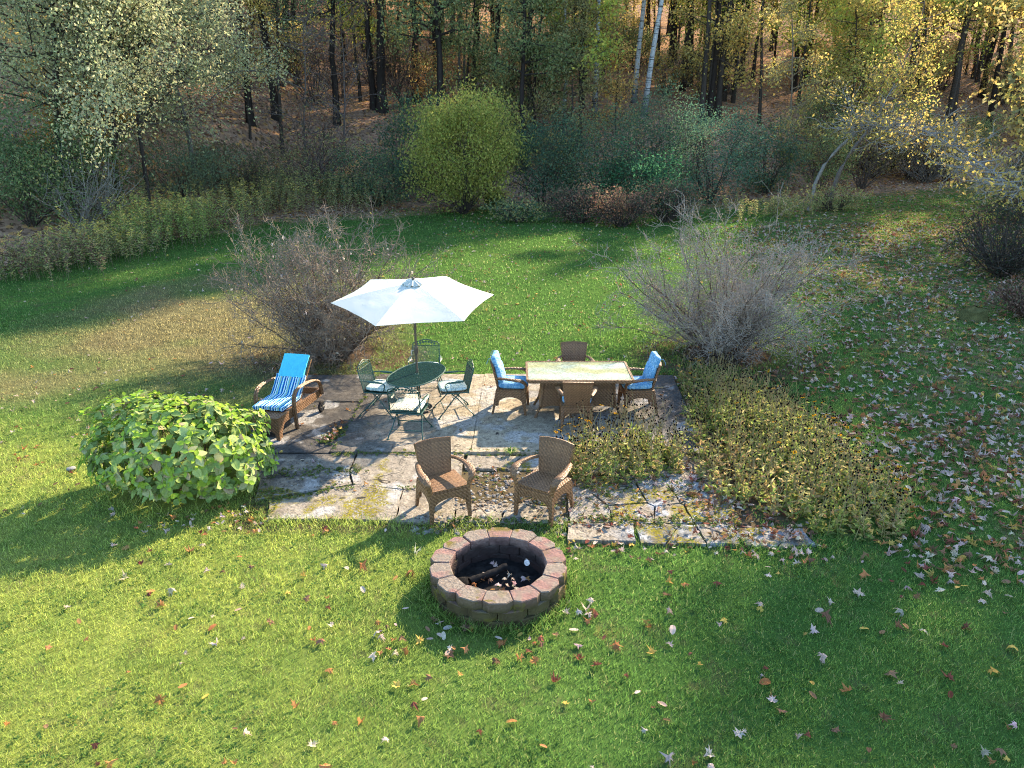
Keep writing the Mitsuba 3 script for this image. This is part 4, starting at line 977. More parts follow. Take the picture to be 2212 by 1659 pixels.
tree('leaning_birch', 'leaning trunk beside the foot of the arching birch', (arch2[0][0], arch2[0][1]), 8, 0.11, path=arch2, z0=0.42, nprim=34, plen=2.6, up=0.2, n=4200, size=0.13, pal=P_YELLOW + [(0.45, 0.48, 0.12)], col=(0.17, 0.14, 0.12), seed=61, twig=6)

# trees standing outside the picture on the right, whose shade falls on the lawn and the flower bed
for q, (x, y, h, pl, n) in enumerate([(20.5, 26.0, 15.5, 4.4, 15000), (25.5, 29.5, 18, 4.8, 15000), (21.0, 19.5, 13, 3.8, 13000), (27.0, 22.0, 17, 4.8, 15000), (31.0, 33.5, 19, 5.0, 14000), (24.0, 36.0, 17.0, 4.2, 9000)]):
    tree('shade_maple', 'tall maple standing beyond the right edge of the lawn', (x, y), h, 0.26, z0=0.22, nprim=46, plen=pl, up=0.25, n=n, size=0.26, pal=P_YELLOW + P_OLIVE, col=DARK, seed=70 + q, group='maples beyond the right edge', twig=7, clump=0.42)

# the deep wood: a few kinds of tree, repeated
rw = np.random.default_rng(8)
def copy_tree(src, name, label, x, y, sc, rot, group=None, src_at=(0.0, 0.0)):
    k = thing(name, label, labels[src]['category'], group or label)
    M = T().translate([x, y, float(hz(x, y))]) @ T().rotate([0, 0, 1], rot) @ T().scale(sc) @ T().translate([-src_at[0], -src_at[1], -float(hz(*src_at))])
    for q in [q for q in scene if q.startswith(src + '__')]:
        kk_ = k + q[len(src):]
        used.add(kk_); scene[kk_] = {**scene[q], 'to_world': M}
        if q in labels: labels[kk_] = dict(labels[q])
    return k
P_YG = [(0.45, 0.50, 0.12), (0.55, 0.50, 0.10), (0.36, 0.44, 0.10)]
KINDS = {}
for q, (nm, pal, col) in enumerate((('golden', P_YELLOW, DARK), ('orange', P_ORANGE, PINE), ('yellow green', P_YG, DARK), ('green', P_GREENY, PINE), ('golden', P_YELLOW + P_OLIVE, PINE), ('bare brown', P_RUST, PINE))):
    for low in (False, True):
        KINDS[q, low] = (nm, pal, col)
PROTO = {}
def forest_tree(kind, low, x, y, sc, rot, label):
    nm, pal, col = KINDS[kind, low]
    if (kind, low) not in PROTO:
        nl = (1500 if nm == 'bare brown' else 6500)
        k = tree('forest_tree', label, (x, y), 13.0, 0.10 if low else 0.19, lean=(rw.normal(0, 0.4), 0), z0=0.16 if low else 0.42, nprim=34, plen=2.9, up=0.25, n=nl, size=0.16, pal=pal, col=col, group=label, seed=300 + kind * 2 + low, twig=7 if nm == 'bare brown' else 5, bend=0.10, low=14, clump=0.30)
        PROTO[kind, low] = (k, (x, y))
    else:
        k0, at = PROTO[kind, low]
        copy_tree(k0, 'forest_tree', label, x, y, sc, rot, src_at=at)
spots = []
def free_spot(y0, y1, pw_, d2, t0):
    while True:
        y = y0 + (y1 - y0) * rw.random() ** pw_; x = rw.uniform(-0.74, 0.74) * y
        u_ = x / y
        if any(a < u_ < b and y < c for a, b, c in ((0.095, 0.235, 51), (0.24, 0.345, 48), (-0.215, -0.11, 47))) or y - np.interp(x, EX, EY) < t0 or any((x - a) ** 2 + (y - b) ** 2 < d2 for a, b in spots): continue
        spots.append((x, y)); return x, y
for q in range(205):
    x, y = free_spot(37, 98, 0.9, 3.0, 4.0)
    u = x / y
    side = 'left' if u < -0.22 else 'right' if u > 0.22 else 'middle'
    far = 'high up in' if y > 62 else 'in'
    pk = [0.16, 0.10, 0.30, 0.06, 0.38, 0.0] if u > 0.08 else [0.08, 0.08, 0.08, 0.46, 0.22, 0.08] if u > -0.12 else [0.10, 0.18, 0.02, 0.18, 0.06, 0.46] if u > -0.42 else [0.12, 0.14, 0.05, 0.44, 0.15, 0.10]
    kind = int(rw.choice(6, p=pk)); low = bool(rw.random() < (0.42 if u > 0 else 0.34))
    forest_tree(kind, low, x, y, rw.uniform(0.85, 1.2), rw.uniform(0, 360), f'dark trunked tree with {KINDS[kind, low][0]} leaves {far} the {side} part of the wood')
# young growth between the trunks
YOUNG = {}
for q in range(120):
    x, y = free_spot(34, 74, 1.3, 1.0, 0.8)
    u = x / y
    side = 'left' if u < -0.22 else 'right' if u > 0.22 else 'middle'
    opts = [('golden', P_YELLOW + P_OLIVE, 900), ('orange', P_ORANGE, 900), ('bare brown', P_RUST, 160), ('green', P_GREENY, 1000)]
    kind = int(rw.choice(4, p=[0.42, 0.24, 0.22, 0.12] if u > 0.05 else [0.08, 0.16, 0.62, 0.14]))
    nm, pal, nl = opts[kind]
    lab = f'young thin {nm} undergrowth between the trunks in the {side} part of the wood'
    if kind not in YOUNG:
        k = bush('undergrowth', lab, x, y, 1.5, 1.4, 3.0, nl * 2, 0.15, pal, 22, base=0.12, clumps=40, seed=400 + kind, group=lab, cat='undergrowth', col=(0.10, 0.08, 0.07))
        YOUNG[kind] = (k, (x, y))
    else:
        copy_tree(YOUNG[kind][0], 'undergrowth', lab, x, y, rw.uniform(0.7, 1.35), rw.uniform(0, 360), src_at=YOUNG[kind][1])

# ------------------------------------------------------------------ shrubs and weeds along the edge of the wood
def SB(px, py): p = G(px, py); return p[0], p[1]
x, y = SB(1000, 462); bush('round_bush', 'large round yellow green bush at the back of the lawn', x, y, 2.55, 2.2, 4.7, 21000, 0.125, P_BUSH, 26, base=0.10, clumps=120, seed=1, droop=1.0)
x, y = SB(895, 425); bush('shrub', 'dark glossy shrub behind the left side of the round yellow green bush', x, y + 1.2, 1.9, 1.6, 3.7, 5200, 0.13, P_DARKG + [(0.20, 0.26, 0.12)], 16, seed=2)
x, y = SB(815, 445); bush('shrub', 'low dark green shrub left of the round yellow green bush', x, y, 2.0, 1.6, 2.4, 5200, 0.11, P_DARKG + P_GREENY[:1], 16, seed=3)
x, y = SB(1175, 452); bush('shrub', 'dark green shrub right of the round yellow green bush', x, y, 2.0, 1.7, 3.8, 6400, 0.12, P_DARKG, 16, seed=4)
x, y = SB(1275, 455); bush('shrub', 'dark green shrub in the middle of the shrub row, under the white trunks', x, y, 2.1, 1.7, 3.9, 6600, 0.115, P_DARKG + [(0.16, 0.17, 0.07)], 16, seed=5)
x, y = SB(1375, 455); bush('shrub', 'bright green leafy shrub at the foot of the shrub row', x, y - 0.4, 2.0, 1.3, 2.5, 4600, 0.14, [(0.08, 0.22, 0.11), (0.11, 0.27, 0.135), (0.07, 0.17, 0.09)], 12, seed=6)
x, y = SB(1420, 440); bush('shrub', 'tall blue green shrub left of the widest shrub', x, y + 1.0, 2.3, 1.9, 4.4, 7600, 0.11, P_DARKG, 18, seed=7)
x, y = SB(1530, 440); bush('shrub', 'widest blue green shrub, rightmost of the shrub row', x, y, 2.6, 2.1, 4.3, 9200, 0.105, [(0.11, 0.21, 0.14), (0.14, 0.25, 0.155), (0.09, 0.17, 0.115)], 20, seed=8)
x, y = SB(1660, 425); bush('shrub', 'dark shrub at the foot of the slender tan trunk', x, y + 0.6, 1.8, 1.5, 3.0, 4600, 0.12, P_DARKG + [(0.24, 0.22, 0.07)], 14, seed=9)
x, y = SB(1250, 482); bush('brush', 'dark reddish brush at the edge of the back lawn, below the shrubs', x, y, 1.7, 0.9, 1.5, 3200, 0.10, P_RUST + P_DARKG[:1], 40, seed=10, cat='brush')
x, y = SB(1345, 490); bush('brush', 'withered reddish brush at the edge of the back lawn, left of the fan shaped shrub', x, y, 1.5, 0.8, 1.4, 2600, 0.10, P_RUST, 50, seed=11, cat='brush')
x, y = SB(1440, 480); bush('brush', 'dark tangled brush behind the fan shaped shrub', x, y, 1.6, 0.9, 1.7, 3000, 0.10, P_RUST + P_DARKG, 50, seed=12, cat='brush')
x, y = SB(1120, 480); bush('brush', 'low green weeds at the edge of the back lawn', x, y, 1.3, 0.8, 1.0, 2200, 0.10, P_DARKG + P_WEED, 30, seed=13, cat='weeds')
x, y = SB(1880, 385); bush('brush', 'thin yellow leaved brush right of the leaning birches', x, y, 2.0, 1.2, 2.6, 3000, 0.11, P_OLIVE + P_YELLOW, 34, seed=14, cat='brush')
x, y = SB(1800, 455); bush('brush', 'low weeds at the foot of the leaning birches', x, y, 1.6, 0.8, 1.0, 1800, 0.09, P_WEED, 30, seed=15, cat='weeds')
x, y = SB(2000, 395); bush('brush', 'bare grey brush under the arch of the birch', x, y, 2.4, 1.2, 2.3, 500, 0.09, P_OLIVE, 90, seed=16, cat='brush', col=(0.16, 0.14, 0.125))
x, y = SB(2120, 600); bush('brush', 'dark tangled brush at the right edge of the lawn', x + 0.6, y, 1.6, 1.6, 2.0, 3800, 0.085, [(0.045, 0.06, 0.04), (0.075, 0.075, 0.055), (0.11, 0.075, 0.055)], 90, seed=17, cat='brush', col=(0.07, 0.058, 0.05))
x, y = SB(2185, 480); bush('brush', 'grey green brush under the drooping tip of the arching birch', x + 0.6, y, 1.9, 1.6, 2.8, 4200, 0.09, [(0.08, 0.10, 0.07), (0.12, 0.13, 0.085)], 70, seed=18, cat='brush', col=(0.12, 0.105, 0.095))
x, y = SB(2200, 690); bush('brush', 'reddish brown brush low at the right edge', x + 0.3, y, 1.0, 0.9, 1.0, 1500, 0.075, P_RUST, 50, seed=19, cat='brush', col=(0.10, 0.065, 0.05))
x, y = SB(70, 490); bush('shrub', 'dense dark green shrub at the left edge, under the aspens', x, y, 3.0, 2.0, 3.9, 10500, 0.115, [(0.12, 0.19, 0.085), (0.17, 0.24, 0.11), (0.23, 0.28, 0.13)], 18, seed=20)
x, y = SB(175, 455); bush('shrub', 'green shrub behind the pale dead bush at the left', x, y, 2.0, 1.6, 3.0, 5200, 0.11, [(0.10, 0.15, 0.06), (0.15, 0.19, 0.07)], 14, seed=21)
x, y = SB(390, 430); bush('shrub', 'grey green shrub at the foot of the leaning aspen', x, y, 2.1, 1.5, 2.3, 5200, 0.10, [(0.16, 0.22, 0.135), (0.21, 0.26, 0.155)], 16, seed=22)
x, y = SB(500, 420); bush('shrub', 'grey green brush behind the tall weeds at the left', x, y, 2.2, 1.5, 2.2, 5000, 0.10, [(0.11, 0.14, 0.08), (0.15, 0.16, 0.09), (0.17, 0.12, 0.08)], 30, seed=23)
x, y = SB(690, 420); bush('shrub', 'thin brownish brush behind the left leafless shrub', x, y, 2.6, 1.6, 2.5, 3600, 0.10, P_RUST + P_WEED, 60, seed=24, col=(0.12, 0.095, 0.085))
x, y = SB(165, 520); bush('dead_bush', 'pale grey dead bush leaning over the tall weeds at the left', x, y + 0.6, 1.9, 1.2, 2.9, 160, 0.08, P_OLIVE, 60, seed=25, col=(0.27, 0.25, 0.225), cat='bush')
def weeds(label, pts, n, h, pal, seed, spread=(0.9, 0.55), plume=None):
    """Upright stems with narrow leaves and a loose plume."""
    r = np.random.default_rng(7000 + seed)
    k = thing('weed_clump', label, 'weeds')
    c = np.array([SB(*p) for p in pts])
    q = c[r.integers(len(c), size=n)] + r.normal(0, 1, (n, 2)) * spread
    z = hz(q[:, 0], q[:, 1])
    hh = h * r.uniform(0.6, 1.1, n)
    P = grow(r, np.c_[q, z], np.c_[r.normal(0, 0.14, (n, 2)), np.ones(n)], hh, 6, 0.07, 0.02)
    put(k, 'stems', tubes(P, np.linspace(0.008, 0.004, 6), 3), 'bark', False, color=bark_cols(r, n * 18, (0.16, 0.14, 0.08)))
    m = 46
    t = r.uniform(0.2, 1.0, (n, m)) * 4.99; i = t.astype(int); f = (t - i)[..., None]; row = np.arange(n)[:, None]
    C = (P[row, i] * (1 - f) + P[row, i + 1] * f)
    out = nrm(np.concatenate([r.normal(0, 1, (n, m, 2)), np.full((n, m, 1), 0.25)], -1))
    C = C + out * 0.07 * r.uniform(0.3, 1.3, (n, m, 1))
    cols = tone(r, pal, n * m)
    if plume is not None:
        top = (t.reshape(-1) > 4.0) & (r.random(n * m) < 0.6)
        cols[top] = tone(r, plume, top.sum())
    lm, lc = leaves(r, C.reshape(-1, 3), 0.105, cols, 0.30, 0.2, axis=out.reshape(-1, 3))
    put(k, 'foliage', lm, 'leaf', False, color=lc, kind='stuff')
GOLD = [(0.56, 0.48, 0.13), (0.62, 0.52, 0.18)]
weeds('tall green goldenrod clump in the middle of the left weed border', [(300, 545), (350, 530), (400, 515)], 130, 1.75, [(0.27, 0.36, 0.11), (0.34, 0.41, 0.13)], 1, plume=GOLD)
weeds('yellowing goldenrod clump in front of the aspen trunks', [(370, 520), (430, 500), (465, 492)], 110, 1.55, P_WEED, 2, plume=GOLD)
weeds('weed clump where the left border meets the leafless shrub', [(480, 480), (540, 468), (600, 460)], 120, 1.6, P_WEED, 3, plume=GOLD)
weeds('low reddish and green weeds nearest the left edge of the lawn', [(20, 605), (70, 590), (130, 580)], 120, 1.1, P_WEED + P_RUST, 4)
weeds('weeds left of the tall green goldenrod clump', [(170, 570), (215, 560), (260, 552)], 120, 1.25, P_WEED, 5, plume=GOLD)
weeds('tall pale weeds behind the left leafless shrub', [(640, 455), (720, 450), (780, 452)], 130, 1.7, P_WEED + [(0.24, 0.24, 0.14)], 6)
weeds('pale weeds at the upper end of the left border', [(520, 430), (580, 425), (640, 425)], 110, 1.6, P_WEED, 7)
weeds('weed clump behind the goldenrod, beside the pale dead bush', [(230, 510), (290, 500)], 90, 1.6, P_WEED, 8)
weeds('weeds at the foot of the right leafless shrub and the leaning birch', [(1640, 470), (1700, 462)], 60, 0.9, P_WEED, 9)

# ------------------------------------------------------------------ hydrangea: big single leaves
def big_leaf(L, W, curl, seed):
    """An ovate leaf along +y from the origin, folded at the midrib: 12 triangles."""
    t = np.array([0.0, 0.22, 0.5, 0.78, 1.0]); w = np.array([0.06, 0.80, 1.0, 0.62, 0.0]) * W / 2
    y = t * L; z = -curl * L * t ** 2
    mid = np.stack([0 * t, y, z], -1)
    up = 0.30 * w
    V = np.vstack([mid, np.stack([-w, y, z + up], -1)[:4], np.stack([w, y, z + up], -1)[:4]])
    F = []
    for i in range(3):
        F += [[i, i + 1, 6 + i], [i, 6 + i, 5 + i], [i, 10 + i, i + 1], [i, 9 + i, 10 + i]]
    F += [[3, 4, 8], [3, 12, 4]]
    return V, np.array(F)
hy = thing('hydrangea_bush', 'low wide hydrangea bush with big light green leaves at the corner of the patio', 'hydrangea')
HX, HY = -4.36, 8.95
rh = np.random.default_rng(21)
n = 46
a = rh.uniform(0, 2 * PI, n)
P = grow(rh, np.tile([HX, HY, 0.0], (n, 1)) + np.stack([np.cos(a), np.sin(a), 0 * a], -1) * rh.uniform(0.05, 0.35, (n, 1)), np.stack([np.cos(a) * rh.uniform(0, 1.2, n), np.sin(a) * rh.uniform(0, 0.9, n), np.ones(n)], -1), rh.uniform(0.7, 1.1, n), 6, 0.1, 0.03)
put(hy, 'stems', tubes(P, np.linspace(0.009, 0.005, 6), 5), 'bark', False, color=bark_cols(rh, n * 30, (0.17, 0.13, 0.07)))
RX, RY, RZ = 1.14, 0.88, 0.60
cand = []
nodes = nrm(rh.normal(size=(560, 3))) * [1, 1, 1]
nodes[:, 2] = np.where(nodes[:, 2] < -0.75, -nodes[:, 2], nodes[:, 2])
for u in nodes:
    lump = 1 + 0.24 * (meshkit.noise(u * 2.6 + 3) - 0.5) * 2
    deep = 1.0 if rh.random() < 0.7 else rh.uniform(0.7, 0.95)
    c = np.array([HX + u[0] * RX * lump * deep - 0.10 * u[2], HY + u[1] * RY * lump * deep, 0.60 + u[2] * RZ * lump * deep + 0.09 * (-u[0]) * max(u[2], 0)])
    if c[2] < 0.06: continue
    out = nrm(np.array([u[0], u[1], max(u[2], -0.1) + 0.55]))
    cand.append((c, out, deep))
def set_leaf(c, out, ang, L, tiltv, r):
    zax = nrm(out); xax = nrm(np.cross([0.31, 0.2, 0.93], zax)); yax = np.cross(zax, xax)
    dirv = nrm(math.cos(ang) * xax + math.sin(ang) * yax - zax * tiltv)
    nn = nrm(zax - dirv * (zax @ dirv)); side = np.cross(dirv, nn)
    V, F = big_leaf(L, L * r.uniform(0.56, 0.72), r.uniform(0.05, 0.28), 0)
    return V @ np.stack([side, dirv, nn]) + c, F
hl = []
for c, out, deep in cand:
    a0 = rh.uniform(0, 2 * PI); big = rh.uniform(0.11, 0.17)
    young = rh.random() < 0.10
    for lev, cnt in ((0, 4 if not young else 2), (1, 2)):
        for q in range(cnt):
            L = big * (1.0 if lev == 0 else 0.55) * rh.uniform(0.8, 1.15)
            v, f = set_leaf(c + out * (0.02 if lev else -0.01), nrm(out + rh.normal(0, 0.34, 3)), a0 + q * 2 * PI / cnt + lev * 0.8 + rh.normal(0, 0.2), L, (0.28 if lev == 0 else -0.25) + rh.normal(0, 0.18), rh)
            base_c = np.array([[0.26, 0.35, 0.115], [0.32, 0.39, 0.15], [0.21, 0.31, 0.10], [0.38, 0.38, 0.19], [0.34, 0.28, 0.17]])[rh.choice(5, p=[0.34, 0.28, 0.24, 0.09, 0.05])]
            if lev == 1 or young: base_c = np.array([0.26, 0.38, 0.05])
            hl.append((float(c[1] - 0.8 * c[2] + (0.6 if deep < 1 else 0) + rh.random() * 0.5), v, f, np.tile(base_c * rh.uniform(0.8, 1.2), (len(v), 1))))
for sx, sh in ((-0.75, 0.14), (-0.35, 0.26), (-0.55, 0.20), (0.98, 0.10), (0.82, 0.14), (0.05, 0.08), (-1.05, 0.10)):     # young upright shoots along the top
    top = np.array([HX + sx - 0.05, HY - 0.1, 1.13 + sh - 0.10 * abs(sx) - 0.12 * max(sx, 0)])
    put(hy, 'shoot', tubes(np.array([top - [0, 0, 0.35], top - [0, 0, 0.1], top + [0, 0, 0.02]]), [0.006, 0.005, 0.004], 5), 'bark', False, color=np.tile([0.2, 0.22, 0.07], (15, 1)))
    for q in range(6):
        v, f = set_leaf(top - [0, 0, 0.03 * (q // 2)], np.array([0, 0, 1.0]), q * PI / 2 + (q // 2) * 0.7, 0.10, -0.55 + 0.3 * (q // 2), rh)
        hl.append((-9.0, v, f, np.tile(np.array([0.24, 0.40, 0.045]) * rh.uniform(0.9, 1.15), (len(v), 1))))
hl.sort(key=lambda e: e[0])
for _, v, f, c in hl[:290]: put(hy, 'leaf', (v, f), 'thick_leaf', True, color=c)
fm = joined([(v, f) for _, v, f, _ in hl[290:]])
put(hy, 'foliage', fm, 'thick_leaf', True, color=np.vstack([c for *_, c in hl[290:]]), kind='stuff', label='the rest of the leaves, deeper in the bush')

# ------------------------------------------------------------------ withered black eyed susans
def susans(label, poly, n, seed, h, flowers, brown):
    r = np.random.default_rng(9000 + seed)
    k = thing('coneflower_patch', label, 'flowers')
    x0, y0, x1, y1 = poly.bounds
    q = np.c_[r.uniform(x0, x1, n * 4), r.uniform(y0, y1, n * 4)]
    q = q[shapely.contains_xy(poly, q[:, 0], q[:, 1])][:n]; n = len(q)
    edge = np.clip(shapely.distance(shapely.points(q), poly.exterior) / 0.5, 0.45, 1)
    hh = h * edge ** 0.5 * r.uniform(0.72, 1.12, n) * (0.75 + 0.5 * meshkit.fbm(np.c_[q * 1.6, np.zeros(n)], 2, 6))
    P = grow(r, np.c_[q, hz(q[:, 0], q[:, 1])], np.c_[r.normal(0, 0.20, (n, 2)), np.ones(n)], hh, 6, 0.07, 0.01)
    sp, sd, _ = sprout(r, P, 2, 0.5, 0.85, 0.35)
    P2 = grow(r, sp, sd + [0, 0, 0.5], np.repeat(hh, 2) * r.uniform(0.2, 0.42, n * 2), 4, 0.1, 0.05)
    w = joined([tubes(P, np.linspace(0.0042, 0.0026, 6), 3), tubes(P2, np.full(4, 0.0024), 3)])
    put(k, 'stems', w, 'bark', False, kind='stuff', color=bark_cols(r, len(w[0]), (0.27, 0.21, 0.10)))
    heads = np.vstack([P[:, -1], P2[r.random(len(P2)) < 0.75][:, -1]])
    near = np.argsort(((heads[:, None, :2] - np.array([f_[:2] for f_ in flowers])[None]) ** 2).sum(-1), axis=0)
    chosen = []
    for c in range(len(flowers)):
        for cnd in near[:, c]:
            if cnd not in chosen: chosen.append(int(cnd)); break
    oc = trimesh.creation.icosphere(subdivisions=0)
    rest = np.delete(heads, chosen, 0)
    V = (oc.vertices[None] * [0.0105, 0.0105, 0.0125])[:, :, :] * r.uniform(0.75, 1.3, (len(rest), 1, 1)) + rest[:, None]
    F = oc.faces[None] + (np.arange(len(rest)) * len(oc.vertices))[:, None, None]
    put(k, 'seed_heads', (V.reshape(-1, 3), F.reshape(-1, 3)), 'bark', True, color=np.tile([0.010, 0.008, 0.008], (V.shape[0] * V.shape[1], 1)), kind='stuff', label='black dried seed heads')
    for c in chosen:
        hd = heads[c]; fl = []
        a0 = r.random() * 6; tilt = rx(r.normal(-0.25, 0.3)) @ ry(r.normal(0, 0.3))
        pv, pf = [], []
        npet = r.integers(7, 12); L = r.uniform(0.032, 0.044)
        for e in range(npet):
            a = a0 + e * 2 * PI / npet
            d, s = np.array([math.cos(a), math.sin(a), 0]), np.array([-math.sin(a), math.cos(a), 0])
            dz = r.uniform(-0.012, 0.002)
            pv += [d * 0.004, d * L * 0.55 + s * 0.0085 + [0, 0, 0.003], d * L + [0, 0, dz], d * L * 0.55 - s * 0.0085 + [0, 0, 0.003]]
            pf += [[4 * e, 4 * e + 1, 4 * e + 2], [4 * e, 4 * e + 2, 4 * e + 3]]
        fk = put(k, 'flower', (np.array(pv) @ tilt.T + hd, np.array(pf)), 'litter_leaf', False, color=np.tile(np.array([0.72, 0.36, 0.015]) * r.uniform(0.75, 1.1), (len(pv), 1)))
        put(fk, 'flower_eye', (oc.vertices * [0.010, 0.010, 0.010] + hd + [0, 0, 0.004], oc.faces), 'bark', True, color=np.tile([0.012, 0.008, 0.006], (12, 1)))
    m = 15
    t = r.uniform(0.0, 0.70, (n, m)) ** 1.35 * 4.99; i = t.astype(int); f = (t - i)[..., None]; row = np.arange(n)[:, None]
    out = nrm(np.concatenate([r.normal(0, 1, (n, m, 2)), r.uniform(0.1, 0.9, (n, m, 1))], -1))
    lowness = 1 - t / 4.99
    size = 0.055 + 0.055 * lowness
    C = P[row, i] * (1 - f) + P[row, i + 1] * f + out * (size * 0.5)[..., None]
    bm = brown(q[:, 0], q[:, 1])[:, None] * np.ones((1, m)) * 0.55 + 0.06
    isb = (r.random((n, m)) < bm).reshape(-1)
    cols = tone(r, [(0.25, 0.31, 0.085), (0.31, 0.35, 0.10), (0.37, 0.36, 0.12), (0.19, 0.26, 0.08)], n * m)
    cols[isb] = tone(r, [(0.48, 0.40, 0.18), (0.40, 0.29, 0.14), (0.54, 0.47, 0.22), (0.34, 0.25, 0.14)], isb.sum())
    lm, lc = leaves(r, C.reshape(-1, 3), size.reshape(-1), cols, 0.42, 0.1, axis=out.reshape(-1, 3))
    put(k, 'foliage', lm, 'leaf', False, color=lc, kind='stuff', label='narrow green and withered brown leaves')
S1 = sg.Polygon([(0.62, 8.98), (1.15, 8.85), (1.72, 8.98), (2.25, 9.15), (2.5, 9.9), (1.9, 10.25), (1.25, 10.1), (0.75, 9.85), (0.55, 9.4)]).buffer(0.02)
S2 = sg.Polygon([(2.55, 9.2), (2.45, 8.75), (2.95, 8.3), (3.35, 7.85), (3.9, 7.55), (4.65, 7.65), (4.95, 8.3), (4.95, 9.6), (4.75, 11.2), (4.35, 12.6), (3.75, 13.4), (3.15, 13.3), (2.98, 12.2), (2.75, 10.6)]).buffer(0.02)
bn = lambda x, y: np.clip(0.35 + 1.5 * (meshkit.fbm(np.stack([x * 1.3, y * 1.3, x * 0], -1), 2, 4) - 0.5) + 0.5 * np.exp(-((x - 3.3) ** 2 + (y - 8.9) ** 2) / 0.5), 0, 1)
susans('smaller patch of withered black eyed susans beside the right bare wicker armchair', S1, 190, 1, 0.86, [(0.60, 9.9), (0.65, 9.8), (0.72, 10.0), (0.8, 9.95), (0.9, 10.0), (0.95, 9.9), (1.05, 10.0), (0.6, 9.5), (0.75, 9.6), (1.5, 10.0), (1.6, 9.9), (0.85, 9.2), (1.2, 9.6), (1.0, 9.3), (1.3, 9.9), (1.5, 9.3)], lambda x, y: np.clip(bn(x, y) - 0.05, 0, 1))
rf = np.random.default_rng(4)
fl2 = [(3.0, 13.1), (3.1, 12.7), (3.3, 13.2), (3.5, 13.3), (3.7, 13.3), (3.4, 13.0), (3.0, 12.2), (4.9, 9.0), (4.8, 8.2), (4.7, 8.0), (4.6, 8.1), (4.85, 8.4), (4.5, 7.8), (4.9, 8.6), (4.7, 8.6), (4.1, 9.6), (3.6, 8.6), (4.9, 10.0), (4.6, 10.8)] + [(rf.uniform(2.9, 4.9), rf.uniform(8, 13)) for _ in range(30)]
susans('long bed of withered black eyed susans with black seed heads, right of the patio', S2, 640, 2, 0.78, fl2, bn)

# ------------------------------------------------------------------ grass
BEDS = shapely.union_all([S1.buffer(-0.1), S2.buffer(-0.1), sg.Point(*PIT).buffer(0.70), sg.Point(-3.75, 14.9).buffer(0.9), sg.Point(4.45, 14.75).buffer(0.9), affinity.scale(sg.Point(HX, HY).buffer(1), 0.95, 0.7)])
NOGRASS = shapely.union_all([PATIO.buffer(0.015), BEDS, sg.Polygon([(-2.9, 8.10), (-0.8, 8.0), (0.6, 7.9), (0.7, 7.6), (3.0, 7.5), (2.9, 13.0), (-4.0, 13.0), (-4.05, 9.9), (-3.3, 8.8)])])
shapely.prepare(NOGRASS)
rg = np.random.default_rng(31)
def blades(x, y, h, w, lean):
    n = len(x)
    a = rg.uniform(0, 2 * PI, n); d = np.stack([np.cos(a), np.sin(a), 0 * a], -1)
    b = rg.uniform(0, 2 * PI, n)
    base = np.stack([x, y, hz(x, y) - 0.004], -1)
    tip = base + np.stack([np.cos(b) * lean * h, np.sin(b) * lean * h, h], -1)
    mid = base * 0.45 + tip * 0.55 + np.array([0, 0, 0.10]) * h[:, None]
    V = np.stack([base - d * w[:, None] / 2, base + d * w[:, None] / 2, mid + d * w[:, None] * 0.40, mid - d * w[:, None] * 0.40, tip], 1)
    F = np.arange(n)[:, None, None] * 5 + np.array([[0, 1, 2], [0, 2, 3], [3, 2, 4]])
    r1 = rg.random(n)
    uv = np.stack([np.repeat(r1, 5), np.tile([0, 0, 0.55, 0.55, 1.0], n)], -1)
    return V.reshape(-1, 3), F.reshape(-1, 3), uv
def scatter(n, y0, y1, pw):
    """Points over the lawn in view, denser towards the camera."""
    y = y0 + (y1 - y0) * rg.random(n) ** pw
    hw = 0.70 * (y * 0.943 + 1.6) + 0.5
    x = rg.uniform(-1, 1, n) * hw
    keep = (y < np.interp(x, EX, EY) + 1.5) & ~shapely.contains_xy(NOGRASS, x, y)
    return x[keep], y[keep]
parts = []
for cnt, y0, y1, pw_ in ((250000, 3.3, 10.5, 1.15), (150000, 8.0, 19.0, 1.15), (110000, 15.0, 38.0, 1.25)):
    x, y = scatter(cnt, y0, y1, pw_)
    fade = np.clip((y1 - y) / 2.5, 0, 1) if y1 < 30 else 1.0
    kp = (rg.random(len(x)) < fade) & ((y > y0 + 2.5 * rg.random(len(x))) | (y0 < 4))
    x, y = x[kp], y[kp]; n = len(x)
    d_ = np.hypot(y, CAM_H)
    cl = meshkit.fbm(np.stack([x * 2.2, y * 2.2, 0 * x], -1), 3, 2)
    parts.append(blades(x, y, (0.024 + 0.036 * rg.random(n)) * (0.6 + 0.85 * cl) * (0.9 + 0.020 * d_), d_ * rg.uniform(0.00050, 0.00085, n), rg.uniform(0.1, 1.1, n)))
# longer unmown grass round the pit, along the patio edge and under the shrubs
tx, ty = [], []
a = rg.uniform(0, 2 * PI, 2600); rr_ = 0.72 + np.abs(rg.normal(0, 0.07, 2600)); tx.append(PIT[0] + rr_ * np.cos(a)); ty.append(PIT[1] + rr_ * np.sin(a))
t = rg.random(4200); tx.append(-3.1 + 7.0 * t); ty.append(8.02 - 0.55 * np.clip((t - 0.45) * 2.6, 0, 1) - np.abs(rg.normal(0, 0.12, 4200)) + 0.06)
t = rg.random(1800); tx.append(-4.3 + 7.4 * t); ty.append(13.48 + np.abs(rg.normal(0, 0.12, 1800)))
for cx, cy, rr1 in ((-3.75, 14.9, 1.15), (4.45, 14.75, 1.2), (HX, HY, 1.0)):
    a = rg.uniform(0, 2 * PI, 1500); q = rr1 + rg.normal(0, 0.15, 1500); tx.append(cx + q * np.cos(a)); ty.append(cy + 0.8 * q * np.sin(a))
tx, ty = np.concatenate(tx), np.concatenate(ty); keep = ~on_patio(tx, ty) & (np.hypot(tx - PIT[0], ty - PIT[1]) > 0.70); tx, ty = tx[keep], ty[keep]; n = len(tx)
